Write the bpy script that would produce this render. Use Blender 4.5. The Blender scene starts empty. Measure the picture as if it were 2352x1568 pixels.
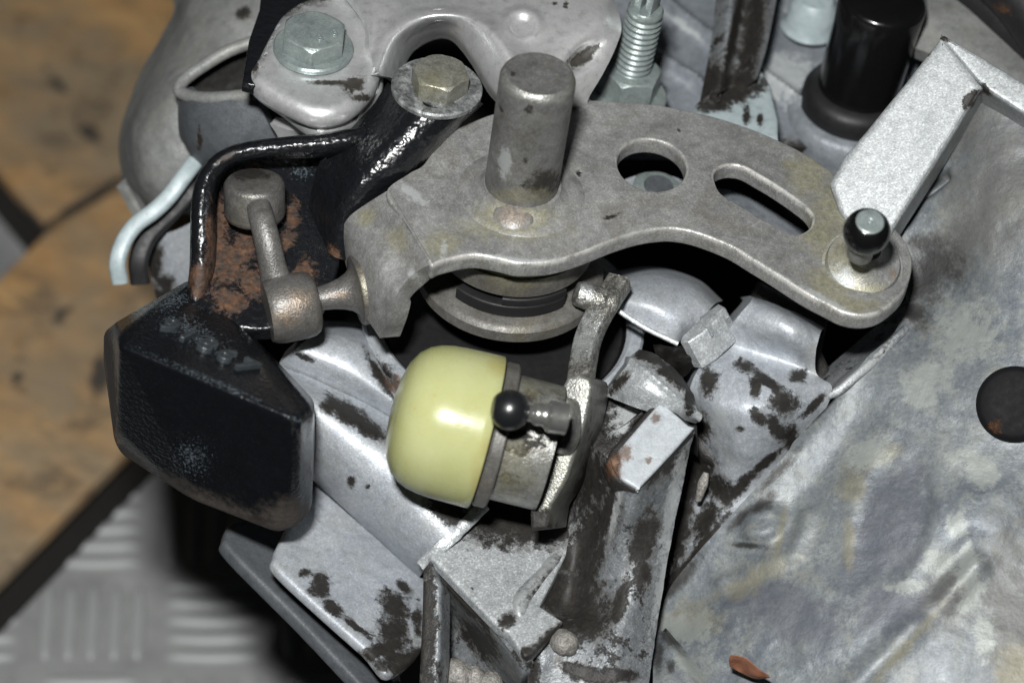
import bpy, bmesh, math, random
import numpy as np
from mathutils import Vector, Matrix, noise as mnoise
random.seed(7)
SC = bpy.context.scene
COL = SC.collection
MM = 0.001

# ------------------------------------------------------------------ camera, light, exposure
EL, ROLL, DIST, FPX = math.radians(45), math.radians(8), 600.0, 6000.0
f_ = np.array([0, math.cos(EL), -math.sin(EL)])
r0 = np.array([1.0, 0, 0]); u0 = np.array([0, math.sin(EL), math.cos(EL)])
r_ = math.cos(ROLL) * r0 + math.sin(ROLL) * u0
u_ = -math.sin(ROLL) * r0 + math.cos(ROLL) * u0
CAM = -(DIST * f_ + 1.9 * r_ + 34.4 * u_)
cd = bpy.data.cameras.new("camera"); cam = bpy.data.objects.new("camera", cd); COL.objects.link(cam)
cam.matrix_world = Matrix(((r_[0], u_[0], -f_[0], CAM[0] * MM), (r_[1], u_[1], -f_[1], CAM[1] * MM),
                           (r_[2], u_[2], -f_[2], CAM[2] * MM), (0, 0, 0, 1)))
cd.sensor_width = 36; cd.lens = 36 * FPX / 2352; cd.clip_start = 0.02; cd.clip_end = 20
cd.dof.use_dof = True; cd.dof.focus_distance = 0.602; cd.dof.aperture_fstop = 10.0; cd.dof.aperture_blades = 0
SC.camera = cam
w = bpy.data.worlds.new("World"); SC.world = w; w.use_nodes = True
w.node_tree.nodes["Background"].inputs[0].default_value = (0.85, 0.93, 1.0, 1)
w.node_tree.nodes["Background"].inputs[1].default_value = 0.012
ld = bpy.data.lights.new("camera_flash", 'AREA'); ld.shape = 'RECTANGLE'; ld.size = 0.045; ld.size_y = 0.025
ld.energy = 7.0; ld.color = (1.0, 1.0, 0.985)
fl = bpy.data.objects.new("camera_flash", ld); COL.objects.link(fl)
FP = CAM + 100 * u_ - 30 * r_
tgt = np.array([0, 0, -20.0]); ff = (tgt - FP) / np.linalg.norm(tgt - FP)
fl.location = Vector(FP) * MM
fl.rotation_euler = Vector(ff).to_track_quat('-Z', 'Y').to_euler()
SC.view_settings.view_transform = 'Standard'; SC.view_settings.look = 'None'
SC.view_settings.exposure = 0.0; SC.view_settings.gamma = 1.0
SC.cycles.max_bounces = 5; SC.cycles.diffuse_bounces = 2; SC.cycles.glossy_bounces = 3

# ------------------------------------------------------------------ placing things: rays, planes
def ray(u, v):
    return f_ + (u - 1176) / FPX * r_ + (784 - v) / FPX * u_
def P(u, v, z):                       # on the horizontal plane at height z (mm)
    d = ray(u, v); return CAM + d * ((z - CAM[2]) / d[2])
def Dp(u, v, d=0.0):                  # at a distance of 600 + d mm in front of the lens
    return CAM + ray(u, v) * (DIST + d)
def Q(u, v, o, n):
    d = ray(u, v); return CAM + d * (np.dot(o - CAM, n) / np.dot(d, n))
def pix(p):
    q = np.asarray(p, float) - CAM; dep = q @ f_
    return np.stack([1176 + FPX * (q @ r_) / dep, 784 - FPX * (q @ u_) / dep], -1)
def nz(v):
    v = np.asarray(v, float); return v / np.linalg.norm(v)
def scr(a, b, c=0.0):                 # a direction: right, up, towards the lens
    return nz(a * r_ + b * u_ - c * f_)
def plane3(a, b, c):
    n = nz(np.cross(b - a, c - a)); return (a, n if n @ f_ < 0 else -n)

# ------------------------------------------------------------------ materials
class NT:
    def __init__(s, name):
        m = bpy.data.materials.new(name); m.use_nodes = True; s.m = m; s.t = m.node_tree
        s.b = s.t.nodes["Principled BSDF"]
        tc = s.n("ShaderNodeTexCoord"); vm = s.n("ShaderNodeVectorMath"); vm.operation = 'SCALE'
        vm.inputs['Scale'].default_value = 1000; s.l(tc.outputs['Object'], vm.inputs[0]); s.co = vm.outputs[0]
    def n(s, k): return s.t.nodes.new(k)
    def l(s, a, b): s.t.links.new(a, b)
    def put(s, sock, v):
        if hasattr(v, 'is_linked'): s.l(v, sock)
        elif isinstance(v, (tuple, list)): sock.default_value = (*v, 1) if len(v) == 3 and sock.type == 'RGBA' else v
        else: sock.default_value = v
    def noise(s, sc, det=4, ro=.55, dist=0, vec=None, col=False):
        k = s.n("ShaderNodeTexNoise"); s.l(vec or s.co, k.inputs['Vector'])
        k.inputs['Scale'].default_value = sc; k.inputs['Detail'].default_value = det
        k.inputs['Roughness'].default_value = ro; k.inputs['Distortion'].default_value = dist
        return k.outputs['Color' if col else 'Fac']
    def vor(s, sc, feat='F1', out='Distance', vec=None, rnd=1.0):
        k = s.n("ShaderNodeTexVoronoi"); k.feature = feat; s.l(vec or s.co, k.inputs['Vector'])
        k.inputs['Scale'].default_value = sc; k.inputs['Randomness'].default_value = rnd; return k.outputs[out]
    def ramp(s, fac, stops, ease=False):
        k = s.n("ShaderNodeValToRGB"); s.put(k.inputs[0], fac); e = k.color_ramp.elements
        if ease: k.color_ramp.interpolation = 'EASE'
        while len(e) < len(stops): e.new(0.5)
        for i, (p, c) in enumerate(stops):
            e[i].position = p; c = (c, c, c) if isinstance(c, (int, float)) else c; e[i].color = (*c, 1)
        return k.outputs[0]
    def mix(s, fac, a, b, mode='MIX'):
        k = s.n("ShaderNodeMix"); k.data_type = 'RGBA'; k.blend_type = mode
        s.put(k.inputs[0], fac); s.put(k.inputs[6], a); s.put(k.inputs[7], b); return k.outputs[2]
    def math(s, op, a, b=0.0, c=None, clamp=False):
        k = s.n("ShaderNodeMath"); k.operation = op; k.use_clamp = clamp
        s.put(k.inputs[0], a); s.put(k.inputs[1], b)
        if c is not None: s.put(k.inputs[2], c)
        return k.outputs[0]
    def attr(s, nm):
        k = s.n("ShaderNodeAttribute"); k.attribute_name = nm; return k.outputs['Fac']
    def stretch(s, rot, scl):
        k = s.n("ShaderNodeMapping"); s.l(s.co, k.inputs['Vector'])
        k.inputs['Rotation'].default_value = rot; k.inputs['Scale'].default_value = scl; return k.outputs[0]
    def bump(s, h, dist, strength=1.0, prev=None):
        k = s.n("ShaderNodeBump"); s.l(h, k.inputs['Height']); k.inputs['Distance'].default_value = dist * MM
        k.inputs['Strength'].default_value = strength
        if prev is not None: s.l(prev, k.inputs['Normal'])
        return k.outputs[0]
    def spotmask(s, nm, ns, amp=.5, soft=.04, lo=.5):   # painted blob + ragged noise edge
        v = s.math('ADD', s.attr(nm), s.math('MULTIPLY', s.math('SUBTRACT', ns, .5), amp))
        k = s.n("ShaderNodeMapRange"); k.interpolation_type = 'SMOOTHSTEP'
        s.l(v, k.inputs[0]); k.inputs[1].default_value = lo - soft; k.inputs[2].default_value = lo + soft
        return k.outputs[0]
    def done(s, **kw):
        for k, v in kw.items():
            k = {'base': 'Base Color', 'rough': 'Roughness', 'metal': 'Metallic', 'normal': 'Normal', 'coat': 'Coat Weight',
                 'sss': 'Subsurface Weight', 'spec': 'Specular IOR Level', 'coatr': 'Coat Roughness'}[k]
            s.put(s.b.inputs[k], v)
        return s.m

def cast(name, cols, metal=.4, rough=(.4, .6), mott=.12, grain=(1.6, .06), lump=(.25, .15), dirt=(.010, .0088, .0075),
         dirt_amp=2.6, spark=(.74, 1.0, 1.5), warm=None, chips=0.0, stainsoft=.12):
    t = NT(name)
    m1 = t.noise(mott, 8, .68, .6)
    c = t.ramp(m1, [(.32, cols[0]), (.5, cols[1]), (.68, cols[2])])
    c = t.mix(t.ramp(t.noise(.9, 7, .8), [(.45, .0), (.7, .55)]), c, tuple(x * 1.4 for x in cols[2]))
    c = t.mix(t.ramp(t.noise(.45, 8, .8), [(.5, 0), (.68, .7)]), c, tuple(x * .5 for x in cols[0]))
    if warm:
        c = t.mix(t.ramp(t.noise(.07, 7, .75, 1.0), [(.5, 0), (.66, .6)]), c, warm)
    cell = t.vor(2.6, out='Color'); cell2 = t.noise(2.2, 2, .5)
    c = t.mix(1.0, c, t.ramp(cell, [(.15, spark[0]), (.5, spark[1]), (.62, spark[1]), (.85, spark[2])]), 'MULTIPLY')
    ro = t.ramp(t.noise(.5, 6, .7), [(.35, rough[0]), (.65, rough[1])])
    ns = t.noise(.3, 13, .84)
    mk_ = t.spotmask('stain_shade', ns, dirt_amp, stainsoft)
    if chips:
        ch = t.ramp(t.noise(.13, 13, .8), [(chips, 0), (chips + .03, 1)]); mk_ = t.math('MAXIMUM', mk_, ch)
    dcol = t.mix(t.ramp(t.noise(.7, 7, .75), [(.4, 0), (.7, 1)]), dirt, tuple(x * 2.6 for x in dirt))
    halo = t.spotmask('stain_shade', t.noise(.22, 10, .8), dirt_amp * .8, .16, .43)
    c = t.mix(t.math('MULTIPLY', halo, .5), c, (.085, .073, .056))
    c = t.mix(mk_, c, dcol)
    rust = t.spotmask('rust', t.noise(.45, 9, .8), 1.8, .16)
    c = t.mix(t.math('MULTIPLY', rust, .8), c, t.ramp(t.noise(.6, 8, .75), [(.35, (.03, .018, .011)), (.5, (.09, .042, .02)), (.65, (.17, .095, .05))]))
    wm = t.spotmask('warm', t.noise(.5, 9, .8), 1.6, .3)
    c = t.mix(t.math('MULTIPLY', wm, .6), c, t.ramp(t.noise(1.2, 6, .75), [(.4, (.10, .072, .048)), (.62, (.30, .22, .15))]))
    yel = t.spotmask('yel', t.noise(.35, 9, .8), 1.7, .3)
    c = t.mix(t.math('MULTIPLY', yel, .6 if name == 'lever_cast' else .42), c, t.ramp(t.noise(.8, 6, .75), [(.4, (.17, .16, .09)), (.65, (.34, .32, .20))]))
    pal = t.spotmask('pale', t.noise(.5, 10, .82), 2.4, .2)
    c = t.mix(t.math('MULTIPLY', pal, .7), c, (.40, .42, .42))
    ed = t.math('MULTIPLY', t.attr('edge'), t.ramp(t.noise(.3, 8, .75), [(.42, 0), (.55, 1)]))
    c = t.mix(t.math('MULTIPLY', ed, .8), c, (.5, .49, .46))
    gm = t.math('MAXIMUM', mk_, rust)
    ro = t.mix(gm, ro, (.6, .6, .6))
    ro = t.mix(ed, ro, (.3, .3, .3))
    me = t.math('MULTIPLY', t.math('SUBTRACT', 1.0, gm), metal)
    n1 = t.bump(t.noise(lump[0], 5, .6), lump[1] * 1.6)
    n2 = t.bump(cell2, grain[1] * 2.2, 1, n1)
    n2 = t.bump(mk_, -.12, 1, n2)
    return t.done(base=c, rough=ro, metal=me, normal=n2)

def black(name, base=(.0045, .005, .006), rough=(.18, .34), bump=(.9, .22), speck=.80, fine=(2.2, .03), spec=.5):
    t = NT(name)
    s1 = t.spotmask('speck', t.noise(1.6, 6, .7), 3.4, .1, .95)
    c = t.mix(t.noise(.25, 5), base, tuple(x * 1.8 for x in base))
    ch = t.ramp(t.noise(1.7, 8, .75), [(speck, 0), (speck + .05, 1)])
    c = t.mix(t.math('MULTIPLY', t.math('MAXIMUM', s1, ch), .7), c, (.10, .125, .145))
    rust = t.spotmask('rust', t.noise(.36, 13, .84, .6), 2.6, .16)
    rc = t.ramp(t.noise(.5, 11, .8), [(.36, (.010, .008, .007)), (.46, (.032, .018, .011)), (.56, (.07, .03, .012)), (.67, (.145, .07, .03)), (.76, (.19, .13, .08))])
    c = t.mix(rust, c, rc)
    du = t.spotmask('dust', t.noise(.4, 9, .75), 1.2, .3)
    c = t.mix(t.math('MULTIPLY', du, .8), c, t.mix(t.noise(1.5, 5, .8), (.022, .018, .015), (.085, .07, .058)))
    ro = t.ramp(t.noise(.7, 5), [(.3, rough[0]), (.7, rough[1])])
    gm = t.math('MAXIMUM', rust, du)
    ro = t.mix(gm, ro, (.75, .75, .75))
    n1 = t.bump(t.noise(bump[0], 1, .4), bump[1])
    n2 = t.bump(t.noise(fine[0], 2, .5), fine[1], 1, n1)
    n2 = t.bump(rc, .25, 1, n2) if name == 'black_paint' else n2
    return t.done(base=c, rough=ro, normal=n2, spec=spec)

M = {}
M['lever'] = cast('lever_cast', [(.13, .131, .131), (.21, .21, .206), (.295, .296, .292)], .3, (.4, .56), .09, (2.0, .05), (.3, .06), warm=(.165, .155, .13), spark=(.85, 1, 1.25))
M['lever_pin'] = cast('pin_steel', [(.095, .094, .091), (.15, .149, .146), (.20, .20, .197)], .45, (.34, .5), .1, (2.2, .03), (.3, .03), warm=(.115, .105, .08), spark=(.85, 1, 1.2))
M['link'] = cast('link_steel', [(.078, .075, .071), (.115, .112, .107), (.155, .151, .146)], .45, (.34, .5), .12, (2.2, .06), (.4, .08), warm=(.125, .11, .09), spark=(.85, 1, 1.25))
M['silver'] = cast('silver_paint', [(.32, .34, .35), (.41, .43, .44), (.49, .51, .52)], .45, (.42, .54), .06, (1.5, .05), (.3, .12), spark=(.80, 1, 1.38))
M['silver_bar'] = cast('silver_bar', [(.23, .245, .25), (.28, .295, .30), (.33, .345, .35)], .25, (.4, .5), .06, (1.5, .015), (.3, .03), spark=(.8, 1, 1.3))
M['silver_fine'] = cast('silver_casting', [(.27, .295, .325), (.34, .365, .395), (.41, .43, .455)], .28, (.42, .56), .045, (1.8, .03), (.12, .15), warm=(.33, .33, .31), spark=(.9, 1, 1.22))
M['silver_worn'] = cast('silver_worn', [(.09, .098, .104), (.15, .16, .168), (.22, .23, .24)], .3, (.4, .55), .07, (1.7, .05), (.2, .2), chips=.56, spark=(.8, 1, 1.4))
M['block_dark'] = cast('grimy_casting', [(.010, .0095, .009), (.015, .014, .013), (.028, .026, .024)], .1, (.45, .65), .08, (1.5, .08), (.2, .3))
M['bracket'] = cast('bright_bracket', [(.60, .615, .62), (.70, .71, .712), (.78, .785, .78)], .72, (.34, .42), .04, (2.5, .006), (.1, .06), spark=(.95, 1, 1.05), dirt=(.02, .018, .015))
M['zinc'] = cast('zinc_bolt', [(.17, .205, .20), (.225, .265, .26), (.28, .315, .305)], .4, (.3, .42), .15, (2.5, .02), (.5, .03), spark=(.9, 1, 1.12))
M['zinc_dirty'] = cast('dirty_zinc', [(.13, .13, .105), (.20, .20, .17), (.26, .26, .235)], .4, (.35, .5), .25, (2.2, .04), (.5, .05), warm=(.15, .135, .06), spark=(.85, 1, 1.2))
M['washer'] = cast('dirty_washer', [(.022, .024, .024), (.10, .107, .107), (.36, .37, .37)], .3, (.35, .55), .3, (2.2, .04), (.5, .05), spark=(.85, 1, 1.2))
M['end'] = cast('dull_alloy', [(.14, .145, .142), (.19, .195, .19), (.24, .245, .24)], .2, (.45, .6), .05, (1.5, .05), (.1, .3), warm=(.21, .20, .175), spark=(.9, 1, 1.1))
M['slate'] = cast('slate_alloy', [(.062, .069, .077), (.08, .087, .096), (.10, .107, .115)], .2, (.5, .6), .06, (1.5, .04), (.2, .1), spark=(.9, 1, 1.1))
M['rear'] = cast('rear_alloy', [(.105, .12, .138), (.155, .172, .192), (.22, .235, .255)], .2, (.42, .6), .05, (1.4, .05), (.1, .3), spark=(.9, 1, 1.1))
M['crank'] = cast('crank_steel', [(.11, .11, .10), (.19, .19, .178), (.27, .272, .26)], .5, (.3, .46), .2, (1.9, .06), (.5, .08), warm=(.19, .19, .15), spark=(.85, 1, 1.25))
M['crank_dark'] = cast('crank_oily', [(.05, .049, .045), (.13, .127, .115), (.34, .335, .305)], .55, (.28, .42), .55, (1.9, .12), (.6, .1), spark=(.7, 1, 1.6))
M['collar'] = cast('collar_steel', [(.075, .07, .062), (.11, .106, .097), (.145, .14, .13)], .3, (.42, .56), .12, (2.2, .03), (.4, .04), warm=(.115, .10, .065), spark=(.85, 1, 1.2))
M['polish'] = cast('polished_steel', [(.34, .34, .32), (.4, .4, .385), (.46, .46, .44)], .85, (.18, .26), .1, (2.5, .01), (.3, .01), spark=(.95, 1, 1.05))
M['black_arm'] = black('black_paint', rough=(.2, .3), bump=(.62, .42), fine=(1.2, .06), spec=.6)
M['black_weight'] = black('black_weight', (.0035, .004, .005), rough=(.18, .3), bump=(1.0, .14), speck=.8, spec=.5)
M['digit'] = black('worn_lit_digits', (.020, .024, .027), rough=(.24, .36), bump=(.8, .2), speck=.66, spec=.5)  # lighter black: wear, and light caught by the digits put into colour
M['plug'] = black('plug_rubber', (.005, .005, .0056), (.55, .7), (.2, .12), .9, spec=.09)
M['ball'] = black('black_ball', (.006, .0065, .007), (.26, .34), (.3, .02), .9, spec=.7)
M['rubber'] = black('black_rubber', (.0075, .0075, .008), (.45, .6), (.3, .05), .84, spec=.35)
M['plastic'] = black('black_plastic', (.003, .003, .0032), (.16, .24), (.1, .01), .9, (2, .002))
M['grease_shade'] = black('grease_shade', (.004, .0036, .0032), (.4, .6), (.3, .25), .88, spec=.3)
M['clip'] = cast('pale_painted_strip', [(.25, .30, .315), (.30, .355, .37), (.34, .395, .41)], .05, (.4, .5), .1, (1.5, .02), (.3, .02), spark=(.95, 1, 1.05))
M['lug'] = cast('pale_lug', [(.30, .325, .345), (.345, .37, .39), (.39, .415, .43)], .1, (.45, .6), .1, (1.6, .04), (.3, .06), chips=.635, dirt=(.06, .04, .028), spark=(.92, 1, 1.08))
M['stone'] = cast('grit', [(.12, .112, .10), (.19, .18, .165), (.27, .26, .245)], .05, (.5, .7), .4, (1.2, .15), (.4, .2))

t = NT('bell_alloy')                                      # mottled, oxidised alloy
a = t.noise(.05, 12, .76, .3); b = t.noise(.12, 13, .8, .2); fi = t.noise(.9, 7, .8)
c = t.ramp(a, [(.35, (0.081, 0.093, 0.111)), (.45, (0.115, 0.132, 0.149)), (.55, (0.154, 0.169, 0.177)), (.66, (0.193, 0.207, 0.204))])
c = t.mix(t.ramp(b, [(.49, 0), (.62, .8)]), c, (0.203, 0.210, 0.191))
c = t.mix(t.ramp(t.noise(.08, 12, .78, .3), [(.53, 0), (.63, .65)]), c, (0.091, 0.098, 0.118))
c = t.mix(t.ramp(t.noise(.16, 12, .8), [(.54, 0), (.62, .55)]), c, (0.238, 0.257, 0.251))
c = t.mix(t.ramp(fi, [(.36, .5), (.54, 0)]), c, (0.059, 0.065, 0.071))
c = t.mix(t.ramp(t.noise(.5, 9, .82), [(.56, 0), (.66, .6)]), c, (0.266, 0.290, 0.289))
c = t.mix(t.math('MULTIPLY', t.spotmask('pad', t.noise(.15, 8, .75), 1.3, .2), .7), c, t.mix(fi, (0.059, 0.064, 0.083), (0.101, 0.107, 0.126)))
c = t.mix(t.math('MULTIPLY', t.spotmask('gum', t.noise(.1, 8, .75), 1.3, .3), .7), c, t.mix(fi, (0.066, 0.064, 0.058), (0.105, 0.102, 0.094)))
c = t.mix(t.math('MULTIPLY', t.spotmask('yel', t.noise(.2, 10, .78), 2.0, .3), .45), c, (0.203, 0.181, 0.105))
c = t.mix(t.math('MULTIPLY', t.spotmask('pale', t.noise(.22, 12, .8), 2.6, .2), .7), c, (0.252, 0.268, 0.251))
st = t.spotmask('stain_shade', t.noise(.3, 11, .8), 1.5, .3)
c = t.mix(t.math('MULTIPLY', st, .92), c, (0.021, 0.020, 0.019))
n1 = t.bump(t.noise(.12, 6, .6), .5); n2 = t.bump(t.noise(1.2, 4, .7), .07, 1, n1)
M['bell'] = t.done(base=c, rough=t.ramp(b, [(.3, .42), (.7, .62)]), metal=.22, normal=n2)

t = NT('cream_plastic')
c = t.mix(t.ramp(t.noise(.05, 3), [(.35, 0), (.7, 1)]), (.33, .34, .15), (.39, .405, .215))
c = t.mix(t.math('MULTIPLY', t.spotmask('stain_shade', t.noise(.2, 6), .8, .35), .6), c, (.30, .26, .09))
c = t.mix(t.ramp(t.vor(.22), [(.05, 1), (.09, 0)]), c, (.36, .30, .12))
t.b.inputs['Subsurface Radius'].default_value = (.003, .0025, .001)
M['cream'] = t.done(base=c, rough=t.ramp(t.noise(.3, 4), [(.3, .24), (.7, .3)]), sss=.2, normal=t.bump(t.noise(.4, 3), .03), spec=.3)

t = NT('plank_wood')
g = t.noise(.05, 9, .72, 1.0, t.stretch((0, 0, .8), (.5, 1.3, 1)))
c = t.ramp(g, [(.32, (.24, .14, .06)), (.5, (.40, .235, .098)), (.66, (.54, .335, .145))])
c = t.mix(t.ramp(t.noise(.018, 7, .65), [(.42, 0), (.6, .8)]), c, (.23, .19, .13))
c = t.mix(t.ramp(t.noise(.05, 9, .75, .5), [(.52, 0), (.64, .75)]), c, (.10, .075, .05))
c = t.mix(t.spotmask('stain_shade', t.noise(.1, 8, .7), .9, .2), c, (.05, .042, .034))
M['wood'] = t.done(base=c, rough=.75, normal=t.bump(g, .6))
t = NT('plank_edge_shade')
M['wood_edge_shade'] = t.done(base=t.mix(t.noise(.1), (.008, .007, .006), (.02, .016, .012)), rough=.9)  # near-black: shade along the plank sides put into the colour
t = NT('tread_plate')
c = t.ramp(t.noise(.05, 7, .65), [(.3, (.20, .205, .205)), (.7, (.30, .306, .304))])
M['tread'] = t.done(base=c, rough=t.ramp(t.noise(.1, 5), [(.3, .5), (.7, .6)]), metal=.05, normal=t.bump(t.noise(.3, 5), .15))
t = NT('tread_bar')
M['bar'] = t.done(base=t.mix(t.noise(.1), (.27, .28, .28), (.36, .37, .37)), rough=.48, metal=.05, normal=t.bump(t.noise(.3, 5), .1))
t = NT('dry_leaf')
M['leaf'] = t.done(base=t.ramp(t.noise(.3, 7), [(.3, (.13, .05, .028)), (.7, (.24, .105, .06))]), rough=.6, normal=t.bump(t.noise(.5, 6), .3))

# ------------------------------------------------------------------ mesh helpers (world mm in, metres out)
def cr(pts, n=8, closed=False):
    """Catmull-Rom through points; a point given as (..., 'c') tuple keeps its corner."""
    pts = [np.asarray(p, float) for p in pts]; N = len(pts); out = []
    for i in range(N if closed else N - 1):
        if closed: p0, p1, p2, p3 = pts[i - 1], pts[i], pts[(i + 1) % N], pts[(i + 2) % N]
        else:
            p1, p2 = pts[i], pts[i + 1]
            p0 = pts[i - 1] if i else 2 * p1 - p2
            p3 = pts[i + 2] if i + 2 < N else 2 * p2 - p1
        for k in range(n):
            s = k / n
            out.append(.5 * (2 * p1 + (p2 - p0) * s + (2 * p0 - 5 * p1 + 4 * p2 - p3) * s * s + (3 * p1 - p0 - 3 * p2 + p3) * s ** 3))
    if not closed: out.append(pts[-1])
    return out

def spots_val(uv, spots):
    best = np.full(len(uv), -1.0)
    for s in spots:
        if len(s) == 5 and s[0] == 'l': pass
        u, v, ru, rv = s[:4]; an = math.radians(s[4]) if len(s) > 4 else 0
        du, dv = uv[:, 0] - u, uv[:, 1] - v
        x = (du * math.cos(an) + dv * math.sin(an)) / ru; y = (-du * math.sin(an) + dv * math.cos(an)) / rv
        best = np.maximum(best, 1 - np.sqrt(x * x + y * y))
    return np.clip(.5 + .5 * best, 0, 1)

def mk(name, V, F, mat, parent=None, smooth=38, attrs=None, edge=None):
    o0 = np.array(parent['at']) if parent is not None else np.zeros(3)
    V = np.asarray(V, float)
    me = bpy.data.meshes.new(name)
    me.from_pydata(((V - o0) * MM).tolist(), [], F)
    bm = bmesh.new(); bm.from_mesh(me); bmesh.ops.recalc_face_normals(bm, faces=bm.faces); bm.to_mesh(me); bm.free()
    me.shade_smooth()
    if smooth < 180: me.set_sharp_from_angle(angle=math.radians(smooth))
    if attrs:
        uv = pix(V)
        for k, sp in attrs.items():
            at = me.attributes.new(k, 'FLOAT', 'POINT'); at.data.foreach_set('value', spots_val(uv, sp).astype(np.float32))
    if edge is not None: me.attributes.new('edge', 'FLOAT', 'POINT').data.foreach_set('value', np.asarray(edge, np.float32))
    me.materials.append(mat)
    o = bpy.data.objects.new(name, me); COL.objects.link(o)
    if parent is not None: o.parent = root_of(parent)
    return o
ROOTS = {}
def root_of(p): return ROOTS.get(p['id'], None) if isinstance(p, dict) else p
def thing(name, label, cat, at, group=None):
    o = bpy.data.objects.new(name, None); COL.objects.link(o); o.location = Vector(at) * MM
    o.empty_display_size = .01
    o['label'] = label; o['category'] = cat
    if group: o['group'] = group
    d = {'id': len(ROOTS), 'at': np.array(at, float)}; ROOTS[d['id']] = o
    return d
def under(part_obj, th):              # let further pieces hang one level below this part
    d = {'id': len(ROOTS), 'at': th['at']}; ROOTS[d['id']] = part_obj; return d

def dense(V, F, L, it=7):
    bm = bmesh.new(); vs = [bm.verts.new(p) for p in V]
    for f in F:
        try: bm.faces.new([vs[i] for i in f])
        except ValueError: pass
    bmesh.ops.triangulate(bm, faces=bm.faces)
    for _ in range(it):
        ed = [e for e in bm.edges if e.calc_length() > L]
        if not ed: break
        bmesh.ops.subdivide_edges(bm, edges=ed, cuts=1, use_grid_fill=False)
        bmesh.ops.triangulate(bm, faces=[f for f in bm.faces if len(f.verts) > 3])
    bm.verts.index_update()
    V2 = [tuple(v.co) for v in bm.verts]; F2 = [[v.index for v in f.verts] for f in bm.faces]; bm.free()
    return np.array(V2), F2

def prism(outl, o, n, t, bev=.6, holes=(), L=None, seg=2, ext=None):
    """Solid with the outline (pixels, unprojected onto the plane o,n) as its top face, t mm thick."""
    n = nz(n); ex = nz(np.cross(n, [0.3, 1, .2])); ey = np.cross(n, ex)
    cu = bpy.data.curves.new("tmp", 'CURVE'); cu.dimensions = '2D'; cu.fill_mode = 'BOTH'
    bev = min(bev, t * .45)
    cu.extrude = t / 2 - bev; cu.bevel_depth = bev; cu.bevel_resolution = seg; cu.offset = -bev
    for lp in [outl, *holes]:
        pts = [(q - o) for q in (p if len(p) == 3 and not isinstance(p, tuple) else Q(p[0], p[1], o, n) for p in lp)]
        sp = cu.splines.new('POLY'); sp.points.add(len(pts) - 1); sp.use_cyclic_u = True
        for i, p in enumerate(pts): sp.points[i].co = (p @ ex, p @ ey, 0, 1)
    ob = bpy.data.objects.new("tmp", cu); COL.objects.link(ob)
    dg = bpy.context.evaluated_depsgraph_get(); me = bpy.data.meshes.new_from_object(ob.evaluated_get(dg))
    bm = bmesh.new(); bm.from_mesh(me); bmesh.ops.remove_doubles(bm, verts=bm.verts, dist=.01); bm.verts.index_update()
    V = np.array([v.co[:] for v in bm.verts]); F = [[v.index for v in f.verts] for f in bm.faces]; bm.free()
    bpy.data.objects.remove(ob); bpy.data.meshes.remove(me); bpy.data.curves.remove(cu)
    h = V[:, 2] - t / 2
    W = o + np.outer(V[:, 0], ex) + np.outer(V[:, 1], ey) + (np.outer(h, n) if ext is None else np.outer(-h, ext))
    if L: W, F = dense(W, F, L)
    return W, F

def grid_eval(rows, nu, nv):
    A = [cr(r, nu) for r in rows]
    cols = list(zip(*A)); B = [cr(list(c), nv) for c in cols]
    return np.array(B).transpose(1, 0, 2)          # [row][col][3]

def patch(rows, t=4, nu=12, nv=12, relief=None, rough=(0, .1), back=None):
    G = grid_eval(rows, nu, nv); R, C, _ = G.shape
    du = np.gradient(G, axis=1); dv = np.gradient(G, axis=0); Nn = np.cross(du, dv)
    Nn /= np.linalg.norm(Nn, axis=2, keepdims=True) + 1e-9
    if (Nn @ f_).mean() > 0: Nn = -Nn
    if relief or rough[0]:
        uv = pix(G.reshape(-1, 3)); h = np.zeros(len(uv))
        for kind, *a in (relief or []):
            if kind == 'ell':
                u, v, ru, rv, an, ht, edge = a; an = math.radians(an); x = uv[:, 0] - u; y = uv[:, 1] - v
                d = np.sqrt(((x * math.cos(an) + y * math.sin(an)) / ru) ** 2 + ((-x * math.sin(an) + y * math.cos(an)) / rv) ** 2)
                h += ht * (1 / (1 + np.exp((d - 1) / edge)))
            else:
                pts, wd, ht = a; dm = np.full(len(uv), 1e9)
                for (x1, y1), (x2, y2) in zip(pts[:-1], pts[1:]):
                    e = np.array([x2 - x1, y2 - y1]); q = uv - (x1, y1); s = np.clip((q @ e) / (e @ e), 0, 1)
                    dm = np.minimum(dm, np.linalg.norm(q - np.outer(s, e), axis=1))
                h += ht * np.exp(-(dm / wd) ** 2)
        if rough[0]:
            h += np.array([rough[0] * mnoise.fractal(Vector(p) * rough[1], .8, 2.0, 4) for p in G.reshape(-1, 3)])
        G = G + (Nn.reshape(-1, 3) * h[:, None]).reshape(R, C, 3)
    Bk = G - Nn * t if back is None else G + back
    V = np.concatenate([G.reshape(-1, 3), Bk.reshape(-1, 3)]); K = R * C; F = []
    ix = lambda r, c, s=0: s * K + r * C + c
    for r in range(R - 1):
        for c in range(C - 1):
            F.append([ix(r, c), ix(r, c + 1), ix(r + 1, c + 1), ix(r + 1, c)])
            F.append([ix(r, c, 1), ix(r + 1, c, 1), ix(r + 1, c + 1, 1), ix(r, c + 1, 1)])
    for r in range(R - 1):
        for c in (0, C - 1): F.append([ix(r, c), ix(r + 1, c), ix(r + 1, c, 1), ix(r, c, 1)])
    for c in range(C - 1):
        for r in (0, R - 1): F.append([ix(r, c), ix(r, c + 1), ix(r, c + 1, 1), ix(r, c, 1)])
    return V, F

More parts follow.
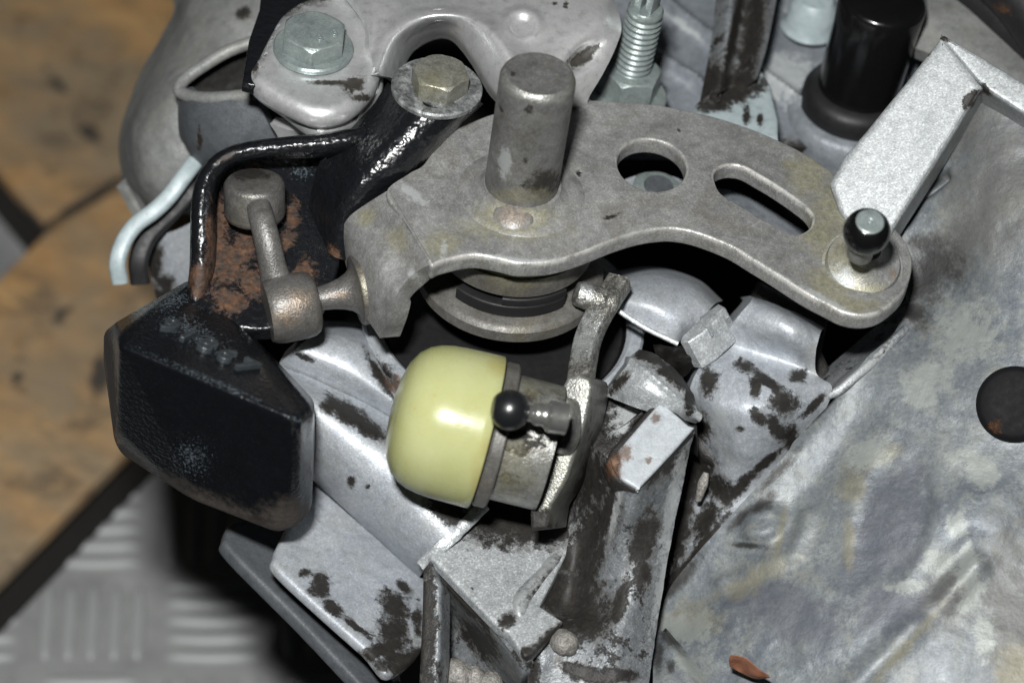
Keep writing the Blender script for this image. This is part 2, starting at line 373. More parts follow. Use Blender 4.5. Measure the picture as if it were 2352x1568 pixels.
def basis(ax):
    ax = nz(ax); e = nz(np.cross(ax, [0.13, .9, .31])); return e, np.cross(ax, e), ax
def lathe(prof, o, ax, seg=48, caps=True):
    e1, e2, ax = basis(ax); V = []; F = []; n = len(prof)
    for r, h in prof:
        for k in range(seg):
            a = 2 * math.pi * k / seg; V.append(o + ax * h + (e1 * math.cos(a) + e2 * math.sin(a)) * max(r, .001))
    for i in range(n - 1):
        for k in range(seg):
            F.append([i * seg + k, i * seg + (k + 1) % seg, (i + 1) * seg + (k + 1) % seg, (i + 1) * seg + k])
    if caps: F.append(list(range(seg))); F.append(list(range((n - 1) * seg, n * seg)))
    return np.array(V), F
def hexhead(o, ax, R, h, ang, cham=.9):
    """hexagon with the round chamfer that cuts its corners."""
    ax = nz(ax); e1 = nz(np.cross(ax, [0, 0, 1]) if abs(ax[2]) < .9 else np.array([1., 0, 0]) - ax * ax[0]); e2 = np.cross(ax, e1)
    V = []; F = []; seg = 72
    rings = [(0, 1.0, False), (h - cham * 1.6, 1, False), (h - cham * .8, 1, True), (h - cham * .1, None, True), (h, None, True)]
    def hexr(a): b = (a - ang) % (math.pi / 3) - math.pi / 6; return R * math.cos(math.pi / 6) / math.cos(b)
    for ri in range(5):
        for k in range(seg):
            a = 2 * math.pi * k / seg; r = hexr(a)
            cut = max(0, r - R * .885)
            if ri == 0: hh = 0
            elif ri == 1: hh = h * .3
            elif ri == 2: hh = h - .25 - cut * .75
            elif ri == 3: hh = h - .08; r = min(r - .15, R * .87)
            else: hh = h; r = min(r - .4, R * .85)
            V.append(o + ax * hh + (e1 * math.cos(a) + e2 * math.sin(a)) * r)
    for i in range(4):
        for k in range(seg): F.append([i * seg + k, i * seg + (k + 1) % seg, (i + 1) * seg + (k + 1) % seg, (i + 1) * seg + k])
    F.append(list(range(seg))); F.append(list(range(4 * seg, 5 * seg)))
    return np.array(V), F
def sweep(path, sec, up, n=8, scale=None, smoothp=True):
    """sec: list of (a, b) along side / up; path smoothed; capped ends."""
    pts = cr(path, n) if smoothp else [np.asarray(p, float) for p in path]
    V = []; F = []; m = len(sec); up = np.asarray(up, float); N = len(pts)
    for i, p in enumerate(pts):
        tg = nz(pts[min(i + 1, N - 1)] - pts[max(i - 1, 0)]); sd = nz(np.cross(tg, up)); uu = np.cross(sd, tg)
        s = 1 if scale is None else np.interp(i / (N - 1), np.linspace(0, 1, len(scale)), scale)
        for a, b in sec: V.append(p + sd * a * s + uu * b * s)
    for i in range(N - 1):
        for k in range(m): F.append([i * m + k, i * m + (k + 1) % m, (i + 1) * m + (k + 1) % m, (i + 1) * m + k])
    F.append(list(range(m))); F.append(list(range((N - 1) * m, N * m)))
    return np.array(V), F
def circ(r, n=20, ry=None): return [(r * math.cos(2 * math.pi * k / n), (ry or r) * math.sin(2 * math.pi * k / n)) for k in range(n)]
def rrect(w, h, c=.5): # rounded rectangle section
    o = []
    for sx, sy, a0 in ((1, 1, 0), (-1, 1, 90), (-1, -1, 180), (1, -1, 270)):
        for k in range(4):
            a = math.radians(a0 + 30 * k); o.append((sx * (w / 2 - c) + c * math.cos(a), sy * (h / 2 - c) + c * math.sin(a)))
    return o
def hull(pts, bev=2.0, seg=4, L=None):
    bm = bmesh.new(); [bm.verts.new(p) for p in pts]
    r = bmesh.ops.convex_hull(bm, input=bm.verts)
    bmesh.ops.delete(bm, geom=[g for g in r['geom_interior'] if isinstance(g, bmesh.types.BMVert)], context='VERTS')
    bmesh.ops.dissolve_limit(bm, angle_limit=math.radians(7), verts=bm.verts, edges=bm.edges)
    if bev: bmesh.ops.bevel(bm, geom=list(bm.edges), offset=bev, segments=seg, affect='EDGES', profile=.5, clamp_overlap=True)
    bm.verts.index_update(); V = np.array([v.co[:] for v in bm.verts]); F = [[v.index for v in f.verts] for f in bm.faces]; bm.free()
    return dense(V, F, L) if L else (V, F)
def cat2(*vf):
    V = []; F = []; k = 0
    for v, f in vf: V.append(np.asarray(v)); F += [[i + k for i in q] for q in f]; k += len(v)
    return np.concatenate(V), F
def pts(l, d=0): return [Dp(*p) if len(p) == 3 else Dp(p[0], p[1], d) for p in l]
def rows(*rs): return [pts(r) for r in rs]
def letters(txt, size, o, ex, ey, n, depth):
    cu = bpy.data.curves.new("t", 'FONT'); cu.body = txt; cu.size = size; cu.extrude = depth / 2; cu.bevel_depth = depth * .3
    cu.align_x = 'CENTER'; cu.align_y = 'CENTER'; cu.resolution_u = 3; cu.space_character = 1.25; cu.offset = -.014 * size
    ob = bpy.data.objects.new("t", cu); COL.objects.link(ob)
    dg = bpy.context.evaluated_depsgraph_get(); me = bpy.data.meshes.new_from_object(ob.evaluated_get(dg))
    V = np.array([v.co[:] for v in me.vertices]); F = [list(p.vertices) for p in me.polygons]
    bpy.data.objects.remove(ob); bpy.data.curves.remove(cu); bpy.data.meshes.remove(me)
    return o + np.outer(V[:, 0], ex) + np.outer(V[:, 1], ey) + np.outer(V[:, 2], n), F
UP = np.array([0, 0, 1.0]); TOCAM = -f_

# ------------------------------------------------------------------ setting: floor and planks
ZF = -258.0
fl_pts = [P(-900, -700, ZF), P(3300, -700, ZF), P(3300, 2300, ZF), P(-900, 2300, ZF)]
floor = mk('floor', fl_pts, [[0, 1, 2, 3]], M['tread']); floor['kind'] = 'structure'
floor['label'] = 'bare aluminium tread plate floor below the gearbox'
FT = {'id': len(ROOTS), 'at': np.zeros(3)}; ROOTS[FT['id']] = floor
gx = nz(P(312, 1425, ZF) - P(212, 1425, ZF)); gy = nz(np.cross(UP, gx)); go = P(212, 1426, ZF)
def bar_mesh():
    V = []; F = []; n = 14; L, W, H = 15.5, 2.6, 1.5
    for j, (s, h) in enumerate(((1, 0), (.9, .45), (.62, .85), (.3, 1))):
        for k in range(n):
            a = 2 * math.pi * k / n; V.append((math.cos(a) * L * (s if j == 0 else (.6 + .4 * s)) , math.sin(a) * W * s, H * h))
    for j in range(3):
        for k in range(n): F.append([j * n + k, j * n + (k + 1) % n, (j + 1) * n + (k + 1) % n, (j + 1) * n + k])
    F.append(list(range(3 * n, 4 * n)))
    me = bpy.data.meshes.new('tread_bar'); me.from_pydata([[c * MM for c in v] for v in V], [], F); me.shade_smooth()
    me.materials.append(M['bar']); return me
bm_ = bar_mesh()
CELL = 38.0
for i in range(-4, 8):
    for j in range(-6, 4):
        c0 = go + gx * CELL * i + gy * CELL * j
        uvc = pix(c0)
        if not (-140 < uvc[0] < 1000 and 950 < uvc[1] < 1720) and not (-150 < uvc[0] < 140 and 350 < uvc[1] < 760): continue
        vert = (i + j) % 2 == 0
        for k in range(-2, 3):
            p = c0 + (gx if vert else gy) * k * 7.1
            ob = bpy.data.objects.new('tread_bar', bm_); COL.objects.link(ob); ob.parent = floor
            ob.location = Vector(p) * MM
            a = math.atan2(gy[1], gy[0]) if vert else math.atan2(gx[1], gx[0]); ob.rotation_euler = (0, 0, a)

def plank(outl, label, stain_shades):
    o = P(outl[0][0], outl[0][1], -226)
    th = thing('wooden_plank', label, 'plank', o - UP * 32, 'scorched wooden planks under the gearbox')
    V, F = prism(outl, o, UP, 6, 1.0, L=7)
    mk('top_board', V, F, M['wood'], th, attrs={'stain_shade': stain_shades})
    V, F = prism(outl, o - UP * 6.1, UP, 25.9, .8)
    mk('painted_shade_edge', V, F, M['wood_edge_shade'], th)
plank([(100, 512), (-260, 80), (-300, -400), (800, -400), (520, 255), (288, 396)],
      'brown plank at the upper left with its corner pointing down', [(90, 520, 60, 10, 50), (200, 460, 110, 12, -32), (200, 300, 40, 16, 40), (310, 40, 70, 9, 40), (130, 190, 60, 9, 52)])  # leading dark marks paint the thin shadow along its lower edges
plank([(106, 532), (296, 412), (640, 330), (720, 600), (280, 1046), (-200, 1531), (-330, 1400), (-90, 730)],
      'brown plank at the left edge behind the black counterweight', [(150, 720, 50, 10, -40), (40, 870, 40, 12, 60), (230, 860, 20, 60, 10)])

# ------------------------------------------------------------------ gearbox case and everything cast with it
G = thing('gearbox_case', 'grimy silver cast gearbox case with worn paint and dark bare patches', 'gearbox', P(1100, 1100, -90))
o = P(1000, 700, -98)
V, F = prism([(470, 330), (640, 60), (1300, -120), (2500, -120), (2500, 640), (1930, 900), (1560, 1380), (1200, 1440), (1000, 1430), (860, 1180), (700, 1130), (640, 900), (470, 640)], o, UP, 60, 2, ext=nz(f_ + .12 * r_))
mk('case_body', V, F, M['grease_shade'], G)  # filler body, near-black so the shade of the gaps is in its colour
# shaft tube
V, F = patch(rows([(590, 1000, 46), (738, 1118, 44), (852, 1224, 44), (962, 1332, 42)],
                  [(600, 985, 22), (735, 1107, 20), (850, 1213, 20), (966, 1320, 18)],
                  [(650, 940, 6), (790, 1060, 5), (895, 1160, 5), (1005, 1265, 4)],
                  [(670, 890, 4), (830, 990, 4), (950, 1090, 4), (1060, 1205, 4)],
                  [(640, 835, 15), (780, 898, 15), (900, 962, 16), (1120, 1130, 16)]), 5, 26, 14, rough=(.12, .12))
SB = {'stain_shade': [(800, 950, 58, 20, 32), (760, 930, 22, 18), (850, 985, 40, 16, 30), (1030, 1165, 50, 30, 30), (808, 1105, 10, 12), (845, 1118, 6, 6), (690, 845, 30, 9, 10), (1075, 1185, 20, 14)]}
mk('shaft_tube', V, F, M['silver_fine'], G, attrs=SB)
V, F = patch(rows([(640, 836, 16), (780, 898, 16), (905, 966, 17), (1000, 1030, 18)],
                  [(680, 800, 10), (800, 850, 10), (905, 920, 12), (1000, 1000, 14)],
                  [(720, 765, 16), (830, 790, 16), (900, 860, 18), (980, 950, 20)],
                  [(740, 735, 36), (850, 750, 36), (915, 820, 36), (1000, 910, 36)]), 4, 14, 14)
mk('cast_shoulder', V, F, M['silver_fine'], G, attrs={'stain_shade': [(870, 860, 10, 50, -30), (700, 820, 20, 6, 20)], 'rust': [(905, 885, 14, 30, -30)]})
# broken bead between tube and block
V, F = sweep(pts([(1112, 1160, 7), (1060, 1212, 4), (1010, 1258, 3), (968, 1300, 5)]), [(a * 1.5, b * .7) for a, b in circ(1, 10)], TOCAM, 14)
V = V + np.array([nz(p - V.mean(0)) * .5 * mnoise.noise(Vector(p) * .5) for p in V])
mk('casting_bead', V, F, M['silver'], G)
# round seat ring under the selector shaft
V, F = lathe([(30, -6), (33.6, -6), (34.2, -.8), (33.6, 0), (31, 0), (30, -1)], np.array([0, 0, -40.0]), UP, 90, caps=False)
mk('seat_ring', V, F, M['silver_fine'], G, attrs={'rust': [(915, 882, 18, 26)], 'stain_shade': [(880, 850, 40, 14, 45)]})
V, F = lathe([(0, -1), (29, -1), (30.5, -4), (30.5, -9)], np.array([0, 0, -41.0]), UP, 80)
mk('shaft_seal', V, F, M['rubber'], G)
# flange shelf
o, n = plane3(Dp(637, 1303, 3), Dp(895, 1544, -8), Dp(860, 1240, 26))
V, F = prism(cr([(649, 1228), (630, 1272), (637, 1303), (739, 1399), (840, 1489), (897, 1546), (968, 1492), (990, 1400), (985, 1330), (860, 1215), (735, 1105), (690, 1150)], 5, True), o, n, 3.2, 1.2, L=1.6)
mk('flange_shelf', V, F, M['silver_fine'], G, attrs={'stain_shade': [(735, 1345, 22, 26), (765, 1395, 26, 12, 35), (905, 1390, 26, 40, -30), (905, 1445, 34, 32), (880, 1490, 60, 16, -20), (930, 1520, 70, 30, 0), (700, 1315, 14, 8), (820, 1440, 40, 7, 40), (960, 1430, 10, 40), (930, 1350, 20, 10, 40)]})
o2, n2 = plane3(Dp(531, 1263, 20), Dp(845, 1580, 4), Dp(660, 1250, 31))
V, F = prism(cr([(517, 1228), (545, 1192), (640, 1225), (690, 1330), (780, 1420), (930, 1570), (960, 1640), (900, 1640), (690, 1425), (532, 1266)], 5, True), o2, n2, 4, 1.2, L=2.5)
mk('lower_flange', V, F, M['slate'], G, attrs={'stain_shade': [(660, 1330, 30, 12, 45)]})
V, F = patch(rows([(640, 1312, 7), (740, 1408, 3), (842, 1498, -1), (900, 1553, -4)], [(655, 1330, 26), (750, 1425, 22), (850, 1512, 18), (905, 1575, 14)]), 2, 8, 4)
mk('flange_edge', V, F, M['silver_worn'], G, attrs={'stain_shade': [(850, 1500, 120, 30, 42)]})
# front block
zb = -62.0
ob_ = P(1100, 1350, zb)
top = [(985, 1274), (1142, 1438), (1168, 1452), (1205, 1508), (1225, 1500), (1292, 1424), (1240, 1390), (1345, 1185), (1420, 1060), (1300, 1060), (1110, 1160)]
V, F = prism(top, ob_, UP, 3.2, .7, L=1.5)
mk('front_block', V, F, M['silver'], G, attrs={'stain_shade': [(1175, 1195, 130, 56, 8), (1250, 1205, 70, 44, 10), (1130, 1190, 60, 40), (1170, 1240, 14, 10), (1145, 1170, 60, 30), (1285, 1190, 30, 60, 20), (1165, 1425, 22, 14, -50), (1255, 1470, 60, 14, -42), (1330, 1110, 90, 70), (1210, 1500, 14, 20), (1085, 1350, 3, 3)]})
V, F = patch(rows([(984, 1290, 6), (1060, 1372, -1), (1140, 1455, -8), (1200, 1530, -14)],
                  [(986, 1312, 8), (1062, 1395, 1), (1140, 1478, -5), (1198, 1560, -11)],
                  [(1000, 1370, 22), (1060, 1440, 18), (1120, 1520, 14), (1190, 1610, 4)],
                  [(1000, 1480, 24), (1050, 1540, 22), (1110, 1600, 18), (1180, 1680, 6)]), 3, 10, 10)
mk('pocket_wall', V, F, M['silver_worn'], G, attrs={'stain_shade': [(1060, 1380, 110, 12, 46), (1100, 1470, 60, 26, 46)]})
o, n = plane3(Dp(975, 1320, 0), Dp(1012, 1350, -2), Dp(990, 1520, -6))
V, F = prism([(970, 1306), (986, 1286), (1012, 1345), (1010, 1500), (1004, 1570), (960, 1580), (968, 1400)], o, n, 8, 1.0, L=2)
mk('pocket_rib', V, F, M['silver_worn'], G, attrs={'stain_shade': [(972, 1430, 24, 170)]})
V, F = patch(rows([(968, 1380, 6), (900, 1560, 4)], [(975, 1500, 8), (930, 1600, 8)]), 3, 6, 6)
# lumps of sealant at the bottom
for (u, v, r) in ((1052, 1552, 4.2), (1090, 1560, 3.0), (1010, 1566, 3.4), (1125, 1575, 3.2)):
    V, F = lathe([(0, r * .6), (r * .5, r * .5), (r * .9, .1), (r, -r * .5), (r * .8, -r)], Dp(u, v, 4), TOCAM, 16)
    V = V + np.array([np.array(p - V.mean(0)) * .35 * mnoise.noise(Vector(p) * .45) for p in V])
    mk('sealant_lump', V, F, M['stone'], G, 80)
# rib pillar
V, F = patch(rows([(1318, 1000, 9), (1345, 1015, 4), (1400, 1056, -10), (1463, 1123, -14.5), (1532, 1052, -10.5), (1594, 990, -6)],
                  [(1288, 1200, 15), (1312, 1208, 11), (1362, 1200, 4), (1430, 1215, -9), (1502, 1165, -7), (1574, 1085, -2)],
                  [(1236, 1290, 5.5), (1264, 1297, 2.6), (1320, 1300, 7), (1400, 1310, -4), (1470, 1300, -6), (1541, 1250, -1)],
                  [(1170, 1386, -5), (1202, 1394, -7.0), (1290, 1400, 3), (1365, 1395, -2), (1440, 1400, -8), (1510, 1423, -1)],
                  [(1211, 1514, -10), (1240, 1497, -8), (1275, 1470, -7), (1340, 1470, -9), (1420, 1500, -12), (1497, 1520, -6)],
                  [(1205, 1660, -16), (1235, 1655, -15), (1270, 1650, -14), (1340, 1650, -14), (1420, 1650, -14), (1480, 1650, -8)]), 6, 20, 22, rough=(.25, .15), back=f_ * 16)
PIL = {'stain_shade': [(1345, 1100, 70, 90), (1345, 1240, 50, 120, 20), (1300, 1370, 80, 60), (1395, 1180, 26, 90, 20), (1500, 1070, 30, 44, 40), (1345, 1420, 60, 50), (1480, 1240, 26, 60, 15), (1475, 1310, 20, 36), (1270, 1450, 70, 16, -40), (1220, 1540, 16, 60), (1425, 1380, 14, 50, 15), (1360, 1300, 20, 80, 20), (1420, 1550, 40, 14), (1345, 1545, 60, 16, 20), (1540, 1060, 30, 40, 40)],
       'pale': [(1250, 1300, 16, 110, 37), (1190, 1385, 26, 26), (1545, 1150, 14, 130, 12), (1522, 1340, 14, 100, 11), (1414, 1180, 8, 70, 12)]}
mk('rib_pillar', V, F, M['silver_worn'], G, attrs=PIL)
V, F = lathe([(0, 3.4), (1.6, 3.1), (2.6, 2), (3.0, .3), (2.6, -3)], Dp(1296, 1476, -9), scr(.35, -.15, .9), 24)
V = V + np.array([.45 * mnoise.noise_vector(Vector(p) * .5) for p in V])
mk('casting_pip', V, F, M['stone'], G, 80)
V, F = sweep(pts([(1622, 1085, 14), (1614, 1112, 14), (1604, 1148, 16)]), circ(1.2, 12), TOCAM, 8, [.6, 1.1, .6])
mk('casting_pip', V, F, M['stone'], G, 80)
# pale lug on top of the rib
o, n = plane3(Dp(1515, 924, -6), Dp(1590, 985, -8), Dp(1465, 1120, -16))
V, F = prism(cr([(1510, 930), (1522, 926), (1582, 976), (1588, 990), (1472, 1116), (1460, 1118), (1422, 1094), (1404, 1058), (1415, 1040)], 3, True), o, n, 1.6, .6, L=1.8)
mk('lug', V, F, M['lug'], G, attrs={'rust': [(1412, 1075, 20, 44), (1440, 1040, 14, 20), (1505, 960, 10, 14), (1490, 1055, 8, 10)], 'stain_shade': [(1408, 1060, 14, 36)]})
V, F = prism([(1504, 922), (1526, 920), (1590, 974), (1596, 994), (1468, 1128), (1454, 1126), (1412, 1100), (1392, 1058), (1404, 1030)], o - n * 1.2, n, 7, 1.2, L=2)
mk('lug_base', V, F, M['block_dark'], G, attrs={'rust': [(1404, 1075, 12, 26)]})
V, F = patch(rows([(1370, 985, 6), (1420, 985, 2), (1500, 925, 0)], [(1352, 1040, 8), (1400, 1040, 3), (1440, 1000, 2)], [(1330, 1110, 10), (1395, 1110, 5), (1420, 1110, 2)]), 4, 10, 10, rough=(.3, .2), back=f_ * 14)
mk('lug_flank', V, F, M['block_dark'], G, attrs={'pale': [(1420, 975, 26, 20, -30)]})
# boss left of the saddle
V, F = patch(rows([(1386, 906, 6), (1450, 932, -3), (1530, 955, -4), (1598, 972, 0)],
                  [(1418, 866, -1), (1480, 890, -7), (1550, 925, -7), (1606, 962, -3)],
                  [(1448, 830, 0), (1500, 846, -5), (1565, 885, -5), (1597, 925, 0)],
                  [(1474, 803, 8), (1503, 812, 4), (1560, 858, 4), (1593, 905, 8)]), 9, 16, 12, relief=[('seg', [(1445, 826), (1500, 868), (1610, 962)], 6, 1.0)], rough=(.15, .3), back=f_ * 22)
mk('cast_boss', V, F, M['silver'], G, attrs={'stain_shade': [(1490, 815, 50, 18, 30), (1560, 870, 50, 16, 42), (1585, 915, 14, 34), (1420, 880, 30, 12, -50), (1530, 850, 20, 14)]})
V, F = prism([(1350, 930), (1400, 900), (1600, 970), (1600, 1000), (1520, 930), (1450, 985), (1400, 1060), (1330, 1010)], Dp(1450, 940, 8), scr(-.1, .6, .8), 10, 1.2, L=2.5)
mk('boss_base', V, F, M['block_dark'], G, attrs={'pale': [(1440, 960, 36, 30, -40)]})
# saddle, running down into the side wall along the housing
V, F = patch(rows([(1722, 680, 22), (1785, 700, 20), (1840, 725, 18), (1894, 752, 18)],
                  [(1726, 690, 9), (1780, 712, 5), (1833, 737, 3), (1884, 766, 6)],
                  [(1692, 730, 8), (1760, 752, 3), (1820, 778, 1), (1874, 806, 5)],
                  [(1655, 785, 15), (1730, 806, 12), (1810, 832, 10), (1876, 858, 10)],
                  [(1612, 835, 11), (1690, 865, 5), (1780, 890, 2), (1912, 892, 8)],
                  [(1585, 895, 10), (1660, 930, 2), (1755, 955, 0), (1880, 965, 11)],
                  [(1592, 965, 15), (1655, 1002, 8), (1720, 1032, 5), (1812, 1040, 13)],
                  [(1590, 1030, 22), (1640, 1066, 16), (1690, 1092, 12), (1756, 1102, 14)],
                  [(1570, 1110, 26), (1620, 1140, 22), (1668, 1150, 17), (1712, 1154, 15)],
                  [(1540, 1250, 26), (1580, 1248, 22), (1622, 1234, 18), (1662, 1210, 16)],
                  [(1508, 1440, 22), (1532, 1400, 20), (1562, 1355, 18), (1598, 1300, 17)]), 7, 24, 14, rough=(.18, .18), back=f_ * 25)
mk('saddle', V, F, M['silver_fine'], G, attrs={'stain_shade': [(1628, 878, 20, 30), (1712, 842, 24, 13, 20), (1760, 872, 44, 11, 35), (1735, 890, 12, 22), (1832, 862, 18, 14), (1800, 925, 30, 28), (1745, 960, 26, 13, 45), (1785, 985, 40, 15, 50), (1700, 985, 10, 6), (1815, 1000, 16, 26), (1700, 830, 6, 12), (1605, 985, 26, 40),
    (1600, 1080, 40, 60), (1650, 1120, 50, 26, 30), (1560, 1200, 34, 110, 12), (1620, 1200, 26, 50, 30), (1540, 1360, 22, 80, 20), (1700, 1120, 60, 13, -45), (1620, 1245, 80, 12, -50), (1760, 1060, 44, 9, -40), (1870, 930, 36, 8, -45), (1570, 1310, 70, 14, -52)], 'pale': [(1650, 960, 20, 24)]})
V, F = sweep(pts([(1872, 884, 20), (1912, 898, 15), (1952, 868, 15), (2002, 824, 17), (2062, 764, 20), (2098, 728, 23)]), rrect(2.2, 14, .7), TOCAM, 10)
mk('thin_wall', V, F, M['silver_worn'], G, attrs={'pale': [(1980, 845, 90, 16, -40)], 'stain_shade': [(2020, 805, 26, 9, -40), (1900, 896, 14, 8)]})
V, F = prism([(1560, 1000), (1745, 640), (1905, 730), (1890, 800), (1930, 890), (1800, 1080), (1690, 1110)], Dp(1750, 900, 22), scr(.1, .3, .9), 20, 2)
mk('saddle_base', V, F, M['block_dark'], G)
# round cover below the lever
V, F = patch(rows([(1400, 625, 42), (1500, 612, 42), (1600, 640, 40), (1660, 690, 40)],
                  [(1402, 648, 24), (1500, 636, 24), (1590, 662, 22), (1640, 700, 22)],
                  [(1405, 680, 16), (1490, 690, 13), (1560, 718, 13), (1610, 735, 17)],
                  [(1412, 706, 16), (1480, 745, 14), (1542, 782, 14), (1572, 780, 18)]), 5, 14, 10, back=f_ * 20)
mk('round_cover', V, F, M['silver_fine'], G)
lo_, ln_ = plane3(Dp(1564, 772, 10), Dp(1660, 696, 14), Dp(1640, 760, 4))
V, F = prism([(1562, 783), (1566, 772), (1612, 728), (1650, 696), (1664, 704), (1656, 724), (1612, 764), (1580, 785)], lo_, ln_, 8, .5, L=2)
mk('cover_lug', V, F, M['silver'], G)
V, F = prism([(1606, 728), (1650, 697), (1662, 706), (1632, 736), (1624, 752), (1612, 744)], lo_ + ln_ * .7, ln_, 3, .3)
mk('cover_lug', V, F, M['silver'], G)
V, F = sweep(pts([(1412, 708, 12), (1480, 752, 11), (1558, 790, 10)]), rrect(1.2, 3, .4), TOCAM, 6); mk('cover_edge', V, F, M['silver'], G)
V, F = patch(rows([(1500, 790, 16), (1560, 796, 12), (1640, 782, 16), (1700, 735, 22)], [(1510, 830, 13), (1560, 826, 8), (1620, 806, 12), (1680, 765, 18)], [(1530, 870, 16), (1575, 862, 13), (1600, 840, 14), (1650, 800, 20)]), 4, 10, 8, rough=(.8, .25))
mk('sealant_bead', V, F, M['grease_shade'], G)
# end cover, upper left
V, F = patch(rows([(330, -160, 130), (480, -160, 92), (700, -160, 80), (760, -160, 80)],
                  [(398, 0, 96), (440, 10, 74), (560, 0, 64), (680, 0, 64)],
                  [(364, 90, 92), (412, 110, 68), (500, 110, 58), (620, 110, 58)],
                  [(302, 216, 88), (345, 225, 64), (420, 230, 54), (580, 230, 56)],
                  [(272, 312, 86), (312, 320, 62), (400, 330, 54), (560, 330, 56)],
                  [(284, 410, 86), (320, 420, 64), (390, 430, 58), (520, 430, 60)],
                  [(345, 486, 84), (370, 490, 70), (420, 490, 66), (520, 500, 66)]), 8, 14, 12, rough=(.5, .05))
mk('end_cover', V, F, M['end'], G, attrs={'stain_shade': [(560, 30, 16, 14)]})
V, F = patch(rows([(276, 404, 92), (300, 450, 88), (330, 520, 88), (350, 600, 90)], [(290, 404, 82), (316, 450, 78), (352, 520, 78), (380, 600, 82)], [(310, 410, 92), (335, 450, 90), (380, 520, 90), (410, 600, 94)]), 4, 8, 8)
mk('cover_lip', V, F, M['end'], G)
V, F = patch(rows([(408, 206, 40), (440, 226, 34), (510, 224, 30), (585, 216, 28)], [(410, 300, 46), (440, 330, 40), (520, 340, 34), (640, 330, 30)], [(420, 330, 60), (465, 390, 52), (540, 400, 44), (700, 400, 38)]), 4, 10, 10)
mk('pocket_front', V, F, M['slate'], G, attrs={'stain_shade': [(458, 320, 6, 30)]})
V, F = sweep(pts([(600, 90, 44), (520, 120, 44), (440, 170, 42), (412, 200, 40), (425, 218, 38), (480, 226, 33), (590, 218, 29)]), circ(1.6), TOCAM, 8)
mk('pocket_lip', V, F, M['end'], G)
V, F = prism([(420, 190), (590, 80), (620, 230), (440, 226)], Dp(520, 180, 52), scr(0, .3, .95), 6, .5); mk('pocket_floor', V, F, M['grease_shade'], G)  # near-black: shade inside the pocket put into the colour
V, F = patch(rows([(352, 540, 62), (400, 530, 58), (460, 500, 52)], [(340, 600, 64), (400, 600, 58), (460, 600, 52)], [(360, 690, 66), (420, 690, 60), (470, 690, 54)]), 4, 10, 10)
mk('case_side', V, F, M['silver_fine'], G, attrs={'stain_shade': [(345, 600, 26, 60), (380, 650, 20, 20), (360, 680, 60, 20)]})
V, F = patch(rows([(415, 330, 74), (470, 380, 70), (520, 400, 66)], [(380, 430, 76), (440, 420, 70), (480, 430, 66)]), 4, 6, 6); mk('cover_gap_shade', V, F, M['grease_shade'], G)  # near-black sheet standing in for shade in the gap
# rear casting, top right, out of focus
V, F = patch(rows([(1250, -200, 110), (1600, -200, 110), (2000, -200, 110), (2500, -200, 110)],
                  [(1250, 50, 84), (1600, 50, 84), (2000, 50, 84), (2500, 50, 84)],
                  [(1250, 200, 70), (1600, 200, 70), (2000, 200, 70), (2500, 200, 72)],
                  [(1250, 340, 60), (1600, 340, 60), (2000, 340, 60), (2500, 360, 60)]), 5, 40, 30,
             relief=[('seg', [(1450, -60), (1560, 40), (1960, 330)], 14, 3.5), ('seg', [(1480, 120), (1600, 190), (1720, 320)], 12, 3.0), ('seg', [(1740, -60), (1900, 60), (2080, 190)], 10, 3)], rough=(.4, .06))
mk('rear_casting', V, F, M['rear'], G, attrs={'pale': [(1800, 180, 70, 50), (1700, 30, 60, 20, 35), (1570, 60, 60, 8, 36), (1850, 60, 60, 8, 36)], 'stain_shade': [(1860, 350, 70, 30)]})
V, F = patch(rows([(2120, -60, 70), (2200, -40, 66), (2300, 20, 62), (2480, 150, 58)], [(2130, 30, 56), (2190, 60, 54), (2290, 120, 50), (2480, 260, 46)], [(2100, 110, 52), (2150, 130, 50), (2260, 190, 46), (2480, 330, 42)]), 5, 12, 10)
mk('rear_ledge', V, F, M['end'], G)
V, F = lathe([(0, 4), (4.5, 3.4), (6, 1.5), (6.4, -4), (7.5, -6)], Dp(1868, 20, 74), UP, 30); mk('rear_boss', V, F, M['clip'], G)
V, F = patch(rows([(1640, 432, 46), (1690, 440, 44), (1760, 478, 42), (1850, 530, 40)], [(1630, 470, 40), (1690, 478, 38), (1760, 518, 36), (1850, 570, 34)]), 8, 8, 6, rough=(.3, .1))
mk('case_web', V, F, M['rear'], G)
V, F = patch(rows([(1420, 418, 40), (1470, 402, 40), (1540, 404, 40), (1600, 430, 40)], [(1420, 450, 36), (1480, 440, 34), (1540, 440, 34), (1600, 460, 36)]), 6, 6, 6)
mk('case_web', V, F, M['silver_fine'], G)
N2 = thing('hex_nut', 'pale nut seen through the round hole in the lever', 'nut', Dp(1500, 432, 40))
V, F = hexhead(Dp(1503, 466, 38), nz(np.array([.05, .05, 1])), 7.0, 5, math.radians(20)); mk('nut_body', V, F, M['zinc'], N2, 26)
V, F = lathe([(2, 6), (3.4, 6), (3.6, 5.6), (3.6, 0)], Dp(1503, 466, 38), nz(np.array([.05, .05, 1])), 30); mk('bolt_end', V, F, M['slate'], N2, 40)
